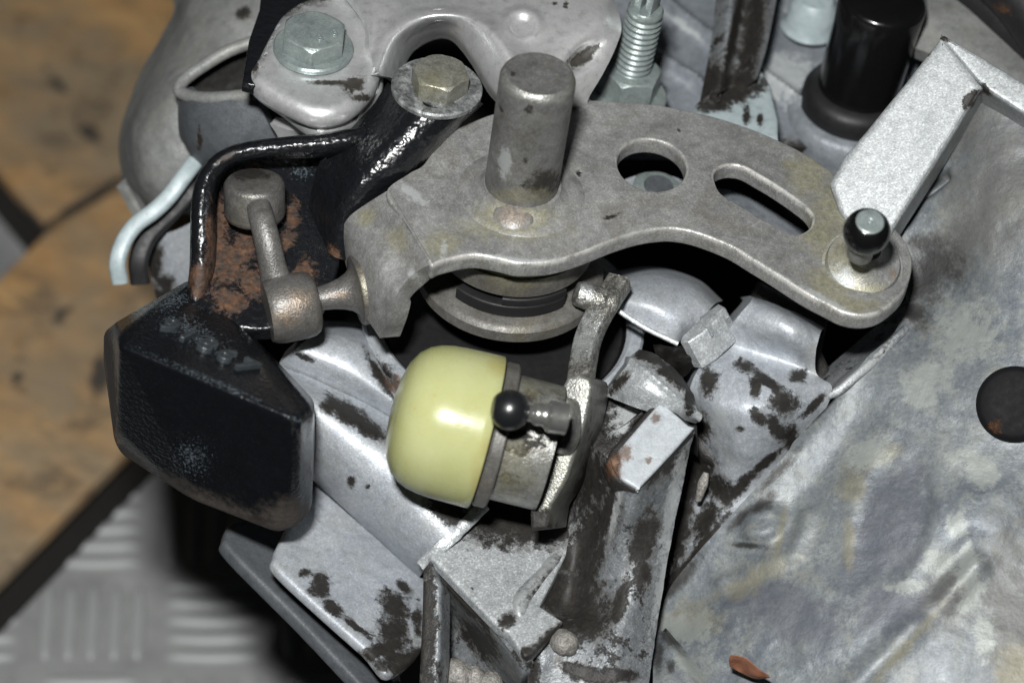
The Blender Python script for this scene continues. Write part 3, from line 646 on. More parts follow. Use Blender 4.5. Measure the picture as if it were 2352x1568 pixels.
# ------------------------------------------------------------------ bell housing
B = thing('bell_housing', 'mottled oxidised alloy bell housing filling the lower right', 'bell housing', Dp(2000, 1300, 60))
V, F = patch(rows([(2235, 196, 20), (2300, 205, 14), (2380, 240, 12), (2480, 300, 10)],
                  [(2150, 365, 20), (2230, 390, 14), (2330, 420, 8), (2480, 470, 2)],
                  [(2058, 520, 22), (2170, 540, 15), (2300, 590, 6), (2480, 640, -2)],
                  [(2078, 735, 16), (2190, 740, 9), (2310, 780, 0), (2480, 820, -6)],
                  [(1985, 842, 11), (2110, 880, 4), (2270, 930, -4), (2480, 980, -10)],
                  [(1885, 950, 8), (2020, 1010, 2), (2220, 1080, -8), (2480, 1130, -14)],
                  [(1770, 1080, 9), (1920, 1150, 0), (2150, 1220, -12), (2480, 1290, -18)],
                  [(1640, 1225, 11), (1800, 1300, 0), (2060, 1370, -14), (2480, 1440, -22)],
                  [(1530, 1350, 13), (1700, 1440, -2), (1990, 1500, -16), (2480, 1580, -26)],
                  [(1500, 1440, 14), (1640, 1600, -4), (1950, 1640, -18), (2480, 1700, -28)]), 8, 70, 42,
             relief=[('ell', 2052, 1185, 82, 150, 14, -1.2, .09), ('seg', [(1880, 1660), (2010, 1530), (2140, 1395), (2240, 1300)], 30, 1.7), ('seg', [(1820, 1010), (1900, 905), (2000, 815), (2085, 735)], 18, 2.2), ('seg', [(1560, 1400), (1700, 1300), (1850, 1120), (1960, 960)], 60, -2.5),
                     ('ell', 1752, 1205, 48, 34, -40, 3.0, .18), ('ell', 1745, 1255, 60, 40, -20, 1.6, .2), ('ell', 2150, 620, 70, 90, 20, -2.0, .25), ('ell', 2260, 1180, 90, 60, -30, 1.4, .25),
                     ('seg', [(2075, 505), (2110, 450), (2165, 405)], 12, -3.5), ('ell', 1800, 1500, 38, 30, 0, -.35, .1), ('seg', [(1650, 1330), (1760, 1300), (1830, 1270), (1850, 1180)], 22, 1.4), ('seg', [(2130, 1400), (2160, 1330), (2230, 1250)], 30, -1.2)], rough=(.55, .045))
BA = {'stain_shade': [(2100, 465, 50, 9, -55), (2140, 425, 40, 8, -40), (2140, 610, 66, 60), (2120, 650, 60, 50, -40), (2100, 720, 40, 40), (2125, 560, 40, 24), (1752, 1155, 30, 16, -30), (1770, 1140, 14, 14), (1560, 1330, 70, 16, -48), (1790, 1080, 60, 12, -45), (1720, 1253, 40, 7, 5), (1900, 930, 60, 6, -48), (1700, 1190, 40, 10, -45), (2245, 190, 22, 40, 30), (2200, 300, 10, 90, 32)],  # dirt, and painted shade in the slit beside the rib bar
      'pad': [(2052, 1190, 78, 146, 14), (2050, 1400, 80, 60), (2090, 1360, 60, 40), (1800, 1400, 130, 60, 20), (1990, 1290, 60, 40)],  # pad tone, plus painted shade on the ridge's left flank
      'gum': [(2290, 420, 120, 200), (2330, 1400, 80, 200), (2180, 1380, 60, 60), (2200, 300, 80, 90), (2200, 560, 50, 60)],
      'yel': [(2075, 1490, 10, 110, 42), (1730, 1330, 90, 20, -30), (1790, 1230, 10, 60, 10), (1955, 1110, 30, 40), (1600, 1420, 60, 30), (1950, 1250, 12, 60), (2020, 1050, 50, 20, -30), (2330, 1540, 40, 60)],
      'pale': [(2240, 1070, 60, 30, 40), (2200, 1205, 24, 26), (2165, 1285, 46, 24), (2220, 1330, 30, 70), (2080, 1345, 40, 20), (1580, 1440, 60, 34), (2130, 880, 60, 50, -40), (1990, 1040, 60, 30, -40), (2260, 1450, 20, 60), (2220, 760, 70, 60)]}
mk('housing_shell', V, F, M['bell'], B, attrs=BA)
# silver rib bar at its upper end
o, n = plane3(Dp(2160, 83, 8), Dp(2251, 205, 4), Dp(1985, 515, 2))
V, F = prism(cr([(2158, 90), (2168, 86), (2250, 190), (2246, 214), (2150, 372), (2054, 522), (2034, 560), (1970, 540), (1905, 420), (1990, 300), (2080, 190)], 2, True), o, n, 16, 1.2, L=1.6)
mk('rib_bar', V, F, M['silver_bar'], B, attrs={'stain_shade': [(2132, 122, 6, 10, 30), (2225, 230, 12, 20, 30), (2240, 212, 12, 6), (2152, 86, 12, 5, 30)]})
V, F = prism([(2158, 86), (2168, 80), (2260, 133), (2352, 190), (2490, 274), (2490, 345), (2352, 262), (2266, 207), (2250, 192)], o + n * .7, n, 15, .9, L=1.8)
mk('rib_crest', V, F, M['silver_bar'], B, attrs={'stain_shade': [(2160, 84, 24, 6, 30), (2262, 206, 20, 8, 40)]})
V, F = patch(rows([(1860, 880, 26), (1940, 810, 30), (2080, 690, 40)], [(1900, 905, 16), (1990, 830, 18), (2090, 730, 20)]), 4, 12, 6); mk('housing_lip', V, F, M['silver_worn'], B)
V, F = patch(rows([(1500, 1400, 14), (1520, 1470, 6), (1600, 1560, -4), (1680, 1660, -10)], [(1530, 1410, 20), (1560, 1470, 12), (1640, 1540, 2), (1740, 1640, -4)], [(1500, 1470, 10), (1500, 1540, 0), (1540, 1620, -6), (1560, 1700, -10)][::1]), 4, 10, 8) if False else patch(rows([(1500, 1440, 8), (1500, 1520, 2), (1500, 1600, -4), (1500, 1680, -8)], [(1530, 1450, 5), (1560, 1510, 0), (1600, 1590, -6), (1640, 1680, -10)], [(1530, 1440, 10), (1575, 1490, 5), (1640, 1555, 0), (1730, 1660, -6)]), 4, 10, 10, rough=(.3, .1))
mk('foot_flange', V, F, M['bell'], B, attrs={'stain_shade': [(1535, 1460, 40, 16, 50), (1510, 1500, 14, 40), (1540, 1530, 10, 14)], 'pale': [(1590, 1530, 60, 20, 45)]})
# things lying on / pressed into the housing
T = thing('rubber_plug', 'round black rubber plug pressed into the grey housing at the right edge', 'plug', Dp(2340, 930, 0))
V, F = lathe([(0, 4.2), (4, 4.3), (7.0, 4.4), (8.0, 4.0), (8.6, 3.0), (8.8, 1.4), (8.4, -3)], Dp(2333, 930, -6), scr(-.32, .12, .94), 48)
mk('plug_head', V, F, M['plug'], T, attrs={'rust': [(2290, 980, 16, 12), (2300, 965, 6, 6)]})
T = thing('dry_leaf', 'small curled reddish brown leaf scrap on the grey housing', 'leaf', Dp(1720, 1530, -10))
V, F = patch(rows([(1678, 1504, -16), (1712, 1512, -17), (1744, 1538, -18), (1768, 1553, -18)], [(1674, 1516, -15), (1700, 1530, -14), (1734, 1550, -16), (1768, 1555, -18)], [(1676, 1530, -13), (1700, 1543, -13), (1735, 1558, -14), (1768, 1556, -17.5)]), .25, 8, 6)
mk('leaf_blade', V, F, M['leaf'], T)

# ------------------------------------------------------------------ selector lever
Lv = thing('selector_lever', 'curved grey cast selector lever with a round hole, a slot and an upright pin', 'lever', np.array([0, 0, -5.0]))
out = [(936, 398), (968, 380), (990, 352), (1012, 318), (1054, 292), (1127, 262), (1220, 238), (1318, 229), (1408, 231), (1512, 240), (1535, 244), (1640, 267), (1744, 302), (1848, 351), (1924, 403), (1987, 458), (2039, 505), (2056, 523), (2080, 553), (2094, 588), (2094, 622), (2080, 664), (2056, 692), (2021, 716), (1980, 724), (1938, 717), (1903, 700), (1848, 671), (1778, 626), (1726, 594), (1674, 563), (1605, 536), (1553, 525), (1510, 526), (1464, 534), (1407, 552), (1337, 580), (1268, 600), (1192, 604), (1147, 594), (1094, 585), (1053, 590), (1011, 601), (990, 608), (976, 580), (930, 506), (887, 440)]
hole = [(1497 + 79 * math.cos(a), 379 + 59 * math.sin(a) + 8 * math.cos(a)) for a in np.linspace(0, 2 * math.pi, 40, endpoint=False)]
slot = [(1640, 405), (1648, 388), (1674, 379), (1706, 383), (1742, 403), (1778, 424), (1830, 460), (1856, 482), (1866, 502), (1858, 524), (1832, 537), (1806, 531), (1770, 512), (1730, 489), (1680, 459), (1652, 438)]
V, F = prism(cr(out, 5, True), np.zeros(3), UP, 4.6, .7, holes=[hole, cr(slot, 5, True)], L=1.6, seg=3)
LA = {'pale': [(1150, 592, 50, 5, 10), (1215, 600, 60, 4, -5), (1800, 642, 60, 6, 32), (1850, 672, 30, 7, 30), (1925, 705, 30, 8, 30), (1900, 690, 60, 7, 30), (1180, 597, 90, 5, 4), (1800, 440, 60, 5, 33), (1745, 612, 26, 4, 28), (950, 445, 40, 9, 38), (1020, 570, 8, 20, 10)],
      'yel': [(1860, 400, 40, 50, 30), (1920, 480, 60, 60), (1890, 540, 50, 40), (1180, 520, 110, 26), (1830, 380, 30, 16), (1910, 660, 60, 30, 30), (1015, 560, 36, 26), (910, 550, 18, 20), (1260, 505, 40, 30), (1960, 700, 60, 16)],
      'warm': [(1180, 500, 34, 18)], 'stain_shade': [(1400, 500, 40, 3, -25), (1330, 400, 4, 6), (1560, 300, 4, 4)]}
pl = mk('lever_plate', V, F, M['lever'], Lv, 50, attrs=LA, edge=((V[:, 2] < -.03) & (V[:, 2] > -.9)) * (.55 + spots_val(pix(V), [(1180, 598, 150, 40), (1850, 670, 200, 60, 32), (1780, 440, 120, 40, 33)])))
V, F = patch([[P(893, 436, .05), P(928, 492, .05), P(958, 545, .05), P(994, 603, .05)],
              [Dp(842, 468, 0), Dp(880, 520, -6), Dp(915, 575, -11), Dp(946, 632, -16)],
              [Dp(803, 497, 0), Dp(838, 555, -5), Dp(870, 612, -11), Dp(908, 682, -16)],
              [Dp(784, 530, 5), Dp(808, 590, 0), Dp(842, 660, -6), Dp(890, 735, -13)],
              [Dp(783, 560, 13), Dp(795, 610, 9), Dp(825, 700, 2), Dp(872, 776, -8)]], 5, 12, 10)
mk('bent_tab', V, F, M['lever'], Lv, 60, attrs={'yel': [(912, 550, 22, 24), (840, 500, 20, 16)], 'pale': [(945, 628, 10, 8)], 'stain_shade': [(940, 522, 3, 90, -33)]})
V, F = sweep([P(896, 446, .0), P(940, 520, .0), P(986, 596, .0)], [(a, b * .4) for a, b in circ(.35, 8)], UP, 6); mk('crease', V, F, M['lever'], Lv)
PB = np.zeros(3)
V, F = lathe([(15, -.2), (14.2, .35), (12.5, .7), (10.8, .9), (9.6, 1.5), (8.9, 2.8)], PB + [.3, -.6, 0], UP, 64); mk('weld_ring', V, F, M['lever'], Lv, 60, attrs={'yel': [(1180, 500, 80, 40)]})
prof = [(8.9, 0), (8.55, 2.5), (8.5, 4), (8.5, 32.9), (8.35, 33.2), (8.35, 33.6), (7.8, 34.7), (7.3, 35.1)] + [(6.6 - i * .8, 35.1 - (.12 if i % 2 else 0)) for i in range(8)] + [(.2, 35.0)]
V, F = lathe(prof, PB, nz(np.array([.015, .0, 1])), 72)
V, F = dense(V, F, 2.2, 4)
mk_pin = mk('upright_pin', V, F, M['lever_pin'], Lv, 30, attrs={'stain_shade': [(1250, 420, 36, 28), (1207, 366, 6.5, 7), (1150, 245, 4, 16, -15), (1178, 170, 5, 4), (1215, 250, 10, 8)], 'pale': [(1160, 370, 14, 30)], 'yel': [(1200, 450, 70, 16)]})
V, F = lathe([(8.42, 33.0), (8.5, 33.5), (8.2, 34.2), (7.7, 34.85), (7.3, 35.15), (7.2, 34.9)], PB, nz(np.array([.015, .0, 1])), 72, caps=False)
mk('pin_chamfer', V, F, M['crank'], Lv, 80)
V, F = lathe([(0, 1.6), (2, 1.5), (3.4, 1.1), (4.6, .2), (5, -1)], np.array([P(1180, 498, 1)]).reshape(3), nz(np.array([0, -.35, 1])), 36); mk('weld_spot', V, F, M['lever'], Lv, 80, attrs={'warm': [(1185, 495, 40, 24)]})
ax = nz(np.array([-.02, -.28, .96])); bo = P(1980, 612, 0)
V, F = lathe([(9.4, -1), (9.3, .4), (8.6, .5), (8.5, 1.6), (8.2, 2.2), (7.2, 2.5), (6.0, 3.2), (4.8, 4.3), (3.7, 6.0), (3.1, 8)], bo, ax, 64)
st = mk('ball_stud', V, F, M['lever'], Lv, 40, attrs={'yel': [(1940, 600, 50, 60), (1990, 670, 60, 20)], 'pale': [(1930, 640, 30, 30)], 'warm': [(2050, 628, 8, 14)]})
sd = under(st, Lv)
bc = Dp(1991, 532, -31)
V, F = lathe([(5.2 * math.sin(a), 5.2 * math.cos(a)) for a in np.linspace(.62, 2.75, 22)], bc, ax, 40); mk('ball', V, F, M['plastic'], sd, 60)
V, F = lathe([(0, 4.55), (.5, 4.35), (.8, 4.5)] + [(1 + i * .3, 4.5 - (.06 if i % 2 else 0)) for i in range(7)] + [(3.1, 4.3), (3.2, 3.9)], bc, ax, 40); mk('ball_cap', V, F, M['zinc'], sd, 30)
V, F = lathe([(2.9, -1), (2.9, 8)], bc - ax * 8.5, ax, 24); mk('neck', V, F, M['crank'], sd)

# ------------------------------------------------------------------ collar under the lever
Cc = thing('shaft_collar', 'two stacked grey collar discs under the selector lever', 'collar', np.array([0, 0, -40.0]))
V, F = lathe([(9, -5), (17.6, -5.2), (18.2, -10), (18.7, -10.2), (18.7, -15.6), (18.2, -16.2), (9, -16.2)], np.zeros(3), UP, 90); mk('upper_disc', V, F, M['collar'], Cc, attrs={'yel': [(1190, 640, 100, 10)], 'warm': [(1230, 655, 26, 5)]})
V, F = lathe([(9, -22), (20.6, -22.6), (21.6, -23.2), (22.2, -23.9), (22.3, -26.6), (21.8, -27.2), (9, -27.2)], np.zeros(3), UP, 90); mk('lower_disc', V, F, M['collar'], Cc)
V, F = lathe([(9, -16), (9, -40)], np.zeros(3), UP, 40); mk('shaft', V, F, M['grease_shade'], Cc)
arc = lambda z, r, a0, a1, n=16: [np.array([r * math.cos(a), r * math.sin(a), z]) for a in np.radians(np.linspace(a0, a1, n))]
V, F = sweep(arc(-20.5, 17.2, 232, 316), rrect(3.2, 3.4, .5), UP, 2); mk('plastic_clip', V, F, M['rubber'], Cc)
V, F = sweep(arc(-19.2, 16.5, 268, 318), rrect(4.2, 5, .5), UP, 2); mk('clip_block', V, F, M['rubber'], Cc)

# ------------------------------------------------------------------ link with two knobs
Lk = thing('pivot_link', 'grey steel link with a knob at each end beside the rusty pocket', 'link', Dp(640, 640, 4))
ka = nz(np.array([-.08, .24, .97])); kc = Dp(584, 413, 0)
V, F = lathe([(0, .1), (3, 0), (5.8, -.1), (6.6, -.5), (7.05, -1.3), (7.1, -8.2), (6.7, -9.4), (5.5, -10)], kc, ka, 48)
V = V + np.array([.12 * mnoise.noise_vector(Vector(p) * .25) for p in V]); mk('upper_knob', V, F, M['link'], Lk, 60, attrs={'yel': [(570, 490, 40, 30)], 'stain_shade': [(575, 400, 40, 14)]})
V, F = sweep(pts([(586, 440, 1), (598, 490, -5), (613, 550, -7), (626, 610, -6), (640, 668, -4)]), circ(3.0, 20, 2.5), TOCAM, 8, [.82, .98, 1.0, 1.05, 1.35]); mk('rod', V, F, M['link'], Lk, 80)
la = scr(-.95, -.2, .2); ec = Dp(668, 706, -5)
V, F = lathe([(3, -6.3), (5.6, -6.2), (6.8, -5.6), (7.5, -4.4), (7.75, -1), (7.75, 2.6), (7.4, 4.6), (6.9, 5.5), (0.1, 5.6)], ec, la, 48); mk('lower_knob', V, F, M['link'], Lk, 50, attrs={'warm': [(690, 690, 26, 26), (660, 730, 30, 20)]})
fc = Dp(833, 664, 2)
V, F = lathe([(2.6, 15.5), (2.7, 11), (3.1, 7.5), (3.7, 5), (4.5, 3.2), (5.6, 2), (7.9, 1.6), (8.2, 1.2), (8.2, -.8), (7.7, -1.2), (8.3, -1.6), (8.4, -3.2), (7.6, -3.6)], fc, scr(-.965, -.22, .22), 48)
mk('cone_pin', V, F, M['link'], Lk, 40, attrs={'warm': [(780, 678, 24, 7, -10)], 'yel': [(840, 640, 14, 50)]})

# ------------------------------------------------------------------ black arm and counterweight
Ar = thing('counterweight_arm', 'glossy black damper arm with a rusty pocket ending in a numbered block', 'counterweight', Dp(560, 760, 40))
fo, fn = plane3(Dp(560, 420, 16), Dp(730, 420, 18), Dp(640, 640, 2))
V, F = prism(cr([(470, 420), (520, 368), (640, 345), (760, 335), (830, 380), (800, 480), (770, 640), (725, 715), (620, 755), (500, 740), (440, 660), (455, 520)], 5, True), fo, fn, 5, 1, L=1.8)
RU = {'rust': [(497, 560, 26, 100), (530, 600, 46, 46), (672, 495, 16, 36), (590, 655, 60, 30, 20), (650, 560, 40, 16, -50), (530, 690, 40, 30), (580, 380, 20, 8), (700, 640, 24, 40), (560, 560, 20, 60)], 'speck': [(690, 395, 40, 22), (770, 450, 30, 30), (640, 740, 30, 20)]}
mk('pocket_floor', V, F, M['black_arm'], Ar, attrs=RU)
V, F = sweep(pts([(905, 270, 9), (850, 305, 8), (800, 322, 7), (740, 332, 6), (660, 338, 5), (570, 347, 4), (515, 366, 3), (480, 405, 2), (466, 460, 1), (464, 540, 0), (462, 620, 0), (452, 690, 0)]), [(a * 2.6, b * 5 - 2) for a, b in circ(1, 16)], TOCAM, 10, [.5, .8, 1.1, 1.1, 1, .9, .9, 1, 1.1, 1.15, 1.15, 1.1])
mk('rim', V, F, M['black_arm'], Ar, 80, attrs={'rust': [(458, 640, 22, 40), (484, 560, 12, 70)], 'dust': [(520, 362, 26, 6, -30)], 'speck': [(470, 500, 10, 90), (600, 345, 60, 6)]})
V, F = patch(rows([(890, 190, 14), (845, 255, 12), (770, 320, 12), (735, 370, 13), (715, 440, 14), (700, 520, 14)],
                  [(930, 212, 6), (872, 275, 5), (808, 340, 5), (770, 405, 6), (742, 475, 8), (732, 555, 11)],
                  [(985, 240, -1), (925, 305, -2), (864, 372, -2), (818, 436, -1), (785, 510, 2), (768, 590, 6)],
                  [(1056, 258, 2), (996, 322, 1), (944, 388, 1), (890, 440, 3), (840, 505, 6), (812, 600, 10)],
                  [(1110, 240, 14), (1050, 300, 14), (1000, 370, 14), (940, 430, 14), (880, 500, 15), (840, 620, 18)]), 8, 14, 16, rough=(.1, .3))
mk('arm', V, F, M['black_arm'], Ar, 80, attrs={'rust': [(760, 600, 26, 30)]})
wp = [(268, 770, -26), (275, 792, -32), (684, 966, -38), (720, 935, -26),
      (262, 742, -6), (300, 715, -2), (432, 643, 6), (470, 652, 6), (513, 694, 4), (644, 835, -6), (722, 918, -10),
      (270, 990, -6), (312, 1022, -5), (640, 1164, -12), (704, 1142, -10),
      (238, 762, 10), (236, 830, 10), (262, 1012, 5), (280, 1044, 4), (451, 1154, -1), (632, 1222, -7), (682, 1212, -6), (716, 1170, -2), (724, 1000, 4),
      (262, 750, 30), (432, 650, 34), (640, 1200, 14), (700, 1150, 16), (280, 1030, 24)]
V, F = hull(pts(wp), 2.6, 4, L=1.6)
WA = {'speck': [(400, 690, 70, 24, -20), (480, 870, 230, 9, 23), (470, 690, 60, 30, 30), (440, 1050, 60, 50, 30), (670, 960, 34, 10, 23), (440, 760, 120, 40, 30)],
      'dust': [(450, 1160, 300, 34, 22), (246, 880, 18, 140, -4), (660, 1190, 60, 40), (300, 1060, 60, 16, 40)], }
wt = mk('weight_block', V, F, M['black_weight'], Ar, 60, attrs=WA); wd = under(wt, Ar)
to, tn = plane3(Dp(275, 792, -32), Dp(684, 966, -38), Dp(470, 652, 6))
e1 = nz(Q(600, 925, to, tn) - Q(360, 800, to, tn)); e2 = np.cross(tn, e1)
V, F = letters("91867", 8.2, Q(474, 800, to, tn) + tn * .55, e1, e2, tn, 1.0)
mk('embossed_number', V, F, M['digit'], wd, 60)

# ------------------------------------------------------------------ small crank with roller and ball stud
Ck = thing('selector_crank', 'small steel crank with roller arm and black ball stud behind the cream cap', 'crank', Dp(1230, 1060, 20))
ca = scr(-.966, .245, .06); cc = Dp(1119, 993, -14)
V, F = lathe([(10, -14.5), (14.3, -14.5), (14.4, -6), (14.3, -1.5), (13.6, -1.2)], cc, ca, 64); mk('sleeve', V, F, M['crank'], Ck, attrs={'stain_shade': [(1180, 1010, 50, 26), (1250, 905, 40, 20), (1180, 1100, 30, 12)], 'yel': [(1170, 1080, 60, 60), (1240, 890, 50, 26)]})
V, F = lathe([(12, -3.6), (16.2, -3.6), (16.6, -3.2), (16.6, -.9), (16.2, -.4), (12, -.4)], cc, ca, 64, caps=False); mk('thrust_washer', V, F, M['collar'], Ck)
o = Dp(1290, 1000, -14); n = scr(-.22, .06, 1)
V, F = prism(([(1303, 866), (1330, 858), (1354, 868), (1362, 888), (1353, 930), (1344, 975), (1326, 1024), (1306, 1092), (1296, 1112), (1266, 1160), (1258, 1212), (1219, 1218), (1217, 1178), (1232, 1128), (1248, 1052), (1256, 975), (1280, 910)]), o, n, 22, .9)
mk('crank_plate', V, F, M['crank'], Ck, 50, attrs={'stain_shade': [(1345, 1060, 14, 120, 10), (1238, 1200, 40, 30)]})
V, F = prism(cr([(1272, 930), (1286, 912), (1304, 916), (1310, 960), (1304, 1010), (1284, 1040), (1264, 1030), (1260, 980)], 3, True), Dp(1290, 1000, -18), scr(-.6, .15, .78), 5, 1)
mk('stud_seat', V, F, M['crank'], Ck, 50)
V, F = sweep(pts([(1333, 880, -8), (1340, 830, -4), (1352, 775, 0), (1380, 715, 3), (1424, 645, 8)]), [(a * math.cos(.55) - b * math.sin(.55), a * math.sin(.55) + b * math.cos(.55)) for a, b in rrect(5.5, 4.2, .6)], TOCAM, 8)
mk('crank_arm', V, F, M['crank_dark'], Ck, 50, attrs={'pale': [(1345, 770, 30, 60, 20)]})
V, F = lathe([(2, -6), (4.2, -6), (4.4, -5), (4.4, -3.4), (3.3, -3.1), (3.0, 2.4), (2.6, 3.2), (1, 3.3)], Dp(1352, 682, 4), scr(-.93, .32, .25), 32); mk('roller', V, F, M['crank_dark'], Ck, 40, attrs={'pale': [(1345, 665, 20, 30)]})
sa = scr(-.975, .16, .18); sc_ = Dp(1171, 941, -40)
V, F = lathe([(4.4 * math.sin(a), 4.4 * math.cos(a)) for a in np.linspace(.55, 2.7, 24)], sc_, sa, 40)
bs = mk('ball_stud', V, F, M['ball'], Ck, 60); bd = under(bs, Ck)
V, F = lathe([(0, 3.75), (2.3, 3.75), (2.5, 3.5)], sc_, sa, 32); mk('ball_cap', V, F, M['rubber'], bd, 40)
V, F = lathe([(1.9, -3.5), (1.8, -4.8), (2.3, -5.4), (2.5, -6.2), (2.3, -7.2), (2.8, -8.2), (3.5, -8.7), (3.5, -12.5)], sc_, sa, 32); mk('neck', V, F, M['polish'], bd, 40)
Cp = thing('plastic_cap', 'cream yellow plastic cap with a rounded end pushed on the crank sleeve', 'cap', cc)
V, F = lathe([(16.2, .0), (17.2, 0), (17.5, .3), (17.45, 4), (17.3, 9), (17.05, 12), (16.5, 14.6), (15.5, 16.9), (13.8, 18.9), (11, 20.6), (7, 21.7), (3, 22.1), (0, 22.2)], cc, ca, 96)
V, F = dense(V, F, 2.0, 4)
mk('cap_shell', V, F, M['cream'], Cp, 60, attrs={'stain_shade': [(1150, 840, 26, 20), (1120, 1030, 20, 30), (1095, 1100, 14, 60)]})

# ------------------------------------------------------------------ bright stamped bracket, bolts, stud
Br = thing('stamped_bracket', 'bright stamped steel bracket arching over the smaller bolt at the top', 'bracket', Dp(1000, 40, 40))
V, F = prism([(556, 190), (572, 90), (596, 20), (604, -60), (760, -60), (700, 20), (640, 120), (600, 200)], P(620, 100, 7.6), UP, 3, .6, L=2)
mk('black_shim', V, F, M['black_arm'], Br)
pad = cr([(574, 156), (592, 124), (620, 70), (648, 26), (700, -8), (800, -30), (862, 20), (884, 90), (872, 165), (850, 205), (800, 246), (724, 258), (640, 222), (584, 186)], 5, True)
V, F = prism(pad, P(725, 130, 9), UP, 6.4, 2.9, L=2.2, seg=5); mk('bolt_pad', V, F, M['bracket'], Br, 60, attrs={'stain_shade': [(590, 70, 30, 80, 18), (580, 130, 12, 26), (630, 8, 60, 26), (700, -10, 60, 18), (812, 195, 26, 16, -20), (585, 150, 8, 20), (760, 190, 40, 6), (830, 225, 20, 8)]})
low = cr([(574, 175), (650, 236), (724, 286), (800, 272), (850, 225), (880, 190), (860, 120), (700, 60), (600, 100)], 5, True)
V, F = prism(low, P(722, 150, 3.2), UP, 6, 2.6, L=2.5, seg=4); mk('lower_pad', V, F, M['bracket'], Br, 60, attrs={'stain_shade': [(790, 270, 40, 10, -10)]})
V, F = patch(rows([(620, 285, 22), (670, 300, 20), (720, 300, 18), (790, 270, 18)], [(640, 320, 24), (690, 322, 22), (730, 318, 20), (800, 290, 20)], [(640, 360, 30), (690, 360, 28), (740, 350, 26), (800, 320, 24)]), 3, 8, 8); mk('pad_skirt', V, F, M['bracket'], Br)
V, F = patch(rows([(918, 190, 24), (945, 125, 32), (995, 92, 36), (1036, 94, 34), (1078, 140, 28), (1130, 225, 22), (1190, 260, 24), (1290, 260, 26), (1360, 250, 28)],
                  [(900, 180, 16), (934, 102, 23), (992, 68, 27), (1040, 72, 25), (1088, 122, 19), (1142, 208, 13), (1200, 240, 14), (1290, 240, 18), (1350, 230, 22)],
                  [(868, 168, 8), (902, 88, 14), (974, 44, 18), (1060, 42, 17), (1128, 82, 12), (1186, 160, 7), (1240, 190, 9), (1310, 190, 13), (1385, 170, 18)],
                  [(850, 120, 12), (876, 50, 18), (960, 12, 22), (1074, 12, 21), (1156, 52, 17), (1226, 112, 13), (1290, 120, 13), (1350, 115, 16), (1418, 100, 21)],
                  [(836, 40, 18), (870, -10, 24), (960, -30, 28), (1090, -30, 27), (1180, -10, 24), (1270, 30, 20), (1330, 40, 19), (1380, 40, 20), (1426, 55, 24)],
                  [(760, -60, 30), (860, -90, 34), (980, -100, 36), (1110, -100, 36), (1220, -90, 34), (1320, -60, 30), (1370, -50, 30), (1395, -40, 30), (1405, -20, 30)]), 2.4, 14, 14,
             relief=[('ell', 1200, 58, 44, 36, 0, 1.6, .12), ('ell', 1198, 66, 28, 22, 0, -1.3, .1), ('ell', 1340, 132, 44, 20, -42, -3, .2)], rough=(.12, .08))
mk('arched_sheet', V, F, M['bracket'], Br, 80, attrs={'stain_shade': [(1338, 132, 40, 13, -38), (1275, 8, 6, 5), (1300, 10, 5, 8)]})  # long dark oval paints the unlit hole in the sheet
def bolt(label, top_px, z, R, h, wr, ang, mh, mw, wx=(0, 0), txt=None, thick=1.5):
    o = P(top_px[0], top_px[1], z) - UP * h
    th = thing('hex_bolt', label, 'bolt', o, 'hex bolts through the brackets')
    V, F = hexhead(o, UP, R, h, ang); hd = mk('head', V, F, mh, th, 26, attrs={'stain_shade': [(top_px[0] - 8, top_px[1] - 22, 4, 3), (top_px[0] + 8, top_px[1] - 14, 3, 3)], 'yel': [(top_px[0] - 30, top_px[1] + 36, 40, 20)] if txt is None else []})
    V, F = lathe([(3, .05), (wr - .4, .05), (wr, -.4), (wr, -thick + .2), (wr - .3, -thick), (3, -thick)], o + np.array([wx[0], wx[1], 0]), UP, 64)
    mk('washer', V, F, mw, th, 40)
    if txt:
        hd_ = under(hd, th)
        for q, (du, dv) in enumerate(((16, 20), (50, 8))):
            c_ = P(top_px[0] + du - 4, top_px[1] + dv, z + .1)
            V, F = letters('8', 3.0, c_, nz(np.array([.9, .42, 0])), nz(np.array([-.42, .9, 0])), UP, .5); mk('embossed_mark', V, F, mh, hd_, 60)
        V, F = letters('A2', 2.6, P(top_px[0] - 22, top_px[1] - 26, z + .02), nz(np.array([.8, .6, 0])), nz(np.array([-.6, .8, 0])), UP, .25) if False else (None, None)
bolt('large clean zinc hex bolt stamped 8 8 on the bright bracket', (722, 69), 15.5, 8.0, 4.6, 9.4, math.radians(34), M['zinc'], M['zinc'], txt='8')
bolt('smaller yellowed hex bolt with a wide stained washer on the black arm', (1013, 163), 17.0, 6.9, 4.8, 10.6, math.radians(90 + 22), M['zinc_dirty'], M['washer'], wx=(-.6, .4))

St = thing('threaded_stud', 'upright threaded zinc stud with a slotted square tip behind the lever', 'stud', Dp(1440, 230, 40))
so = Dp(1445, 192, 42); sax = nz(np.array([.045, .02, 1]))
prof = [(4.2, -4)]
h = 4.0
for k in range(11): prof += [(4.45, h), (4.55, h + .35), (4.0, h + .85), (4.0, h + 1.05)]; h += 1.62
prof += [(4.4, h), (4.4, h + 1.0), (3.9, h + 1.7), (3.1, h + 1.8)]
V, F = lathe(prof, so, sax, 40); mk('thread', V, F, M['zinc'], St, 40)
tip = so + sax * (h + 1.6); e1 = nz(np.cross(sax, [0.5, 1, 0])); e2 = np.cross(sax, e1)
V, F = [], []
for sgn in (-1, 1):
    q = hull([tip + e1 * (sgn * a) + e2 * b + sax * c_ for a in (.55, 2.4) for b in (-2.3, 2.3) for c_ in (-1, 5.5)], .25, 2); V, F = q if sgn < 0 else cat2((V, F), q)
mk('slotted_tip', V, F, M['zinc'], St, 40)
Nu = thing('hex_nut', 'plain zinc hex nut clamping the threaded stud', 'nut', so)
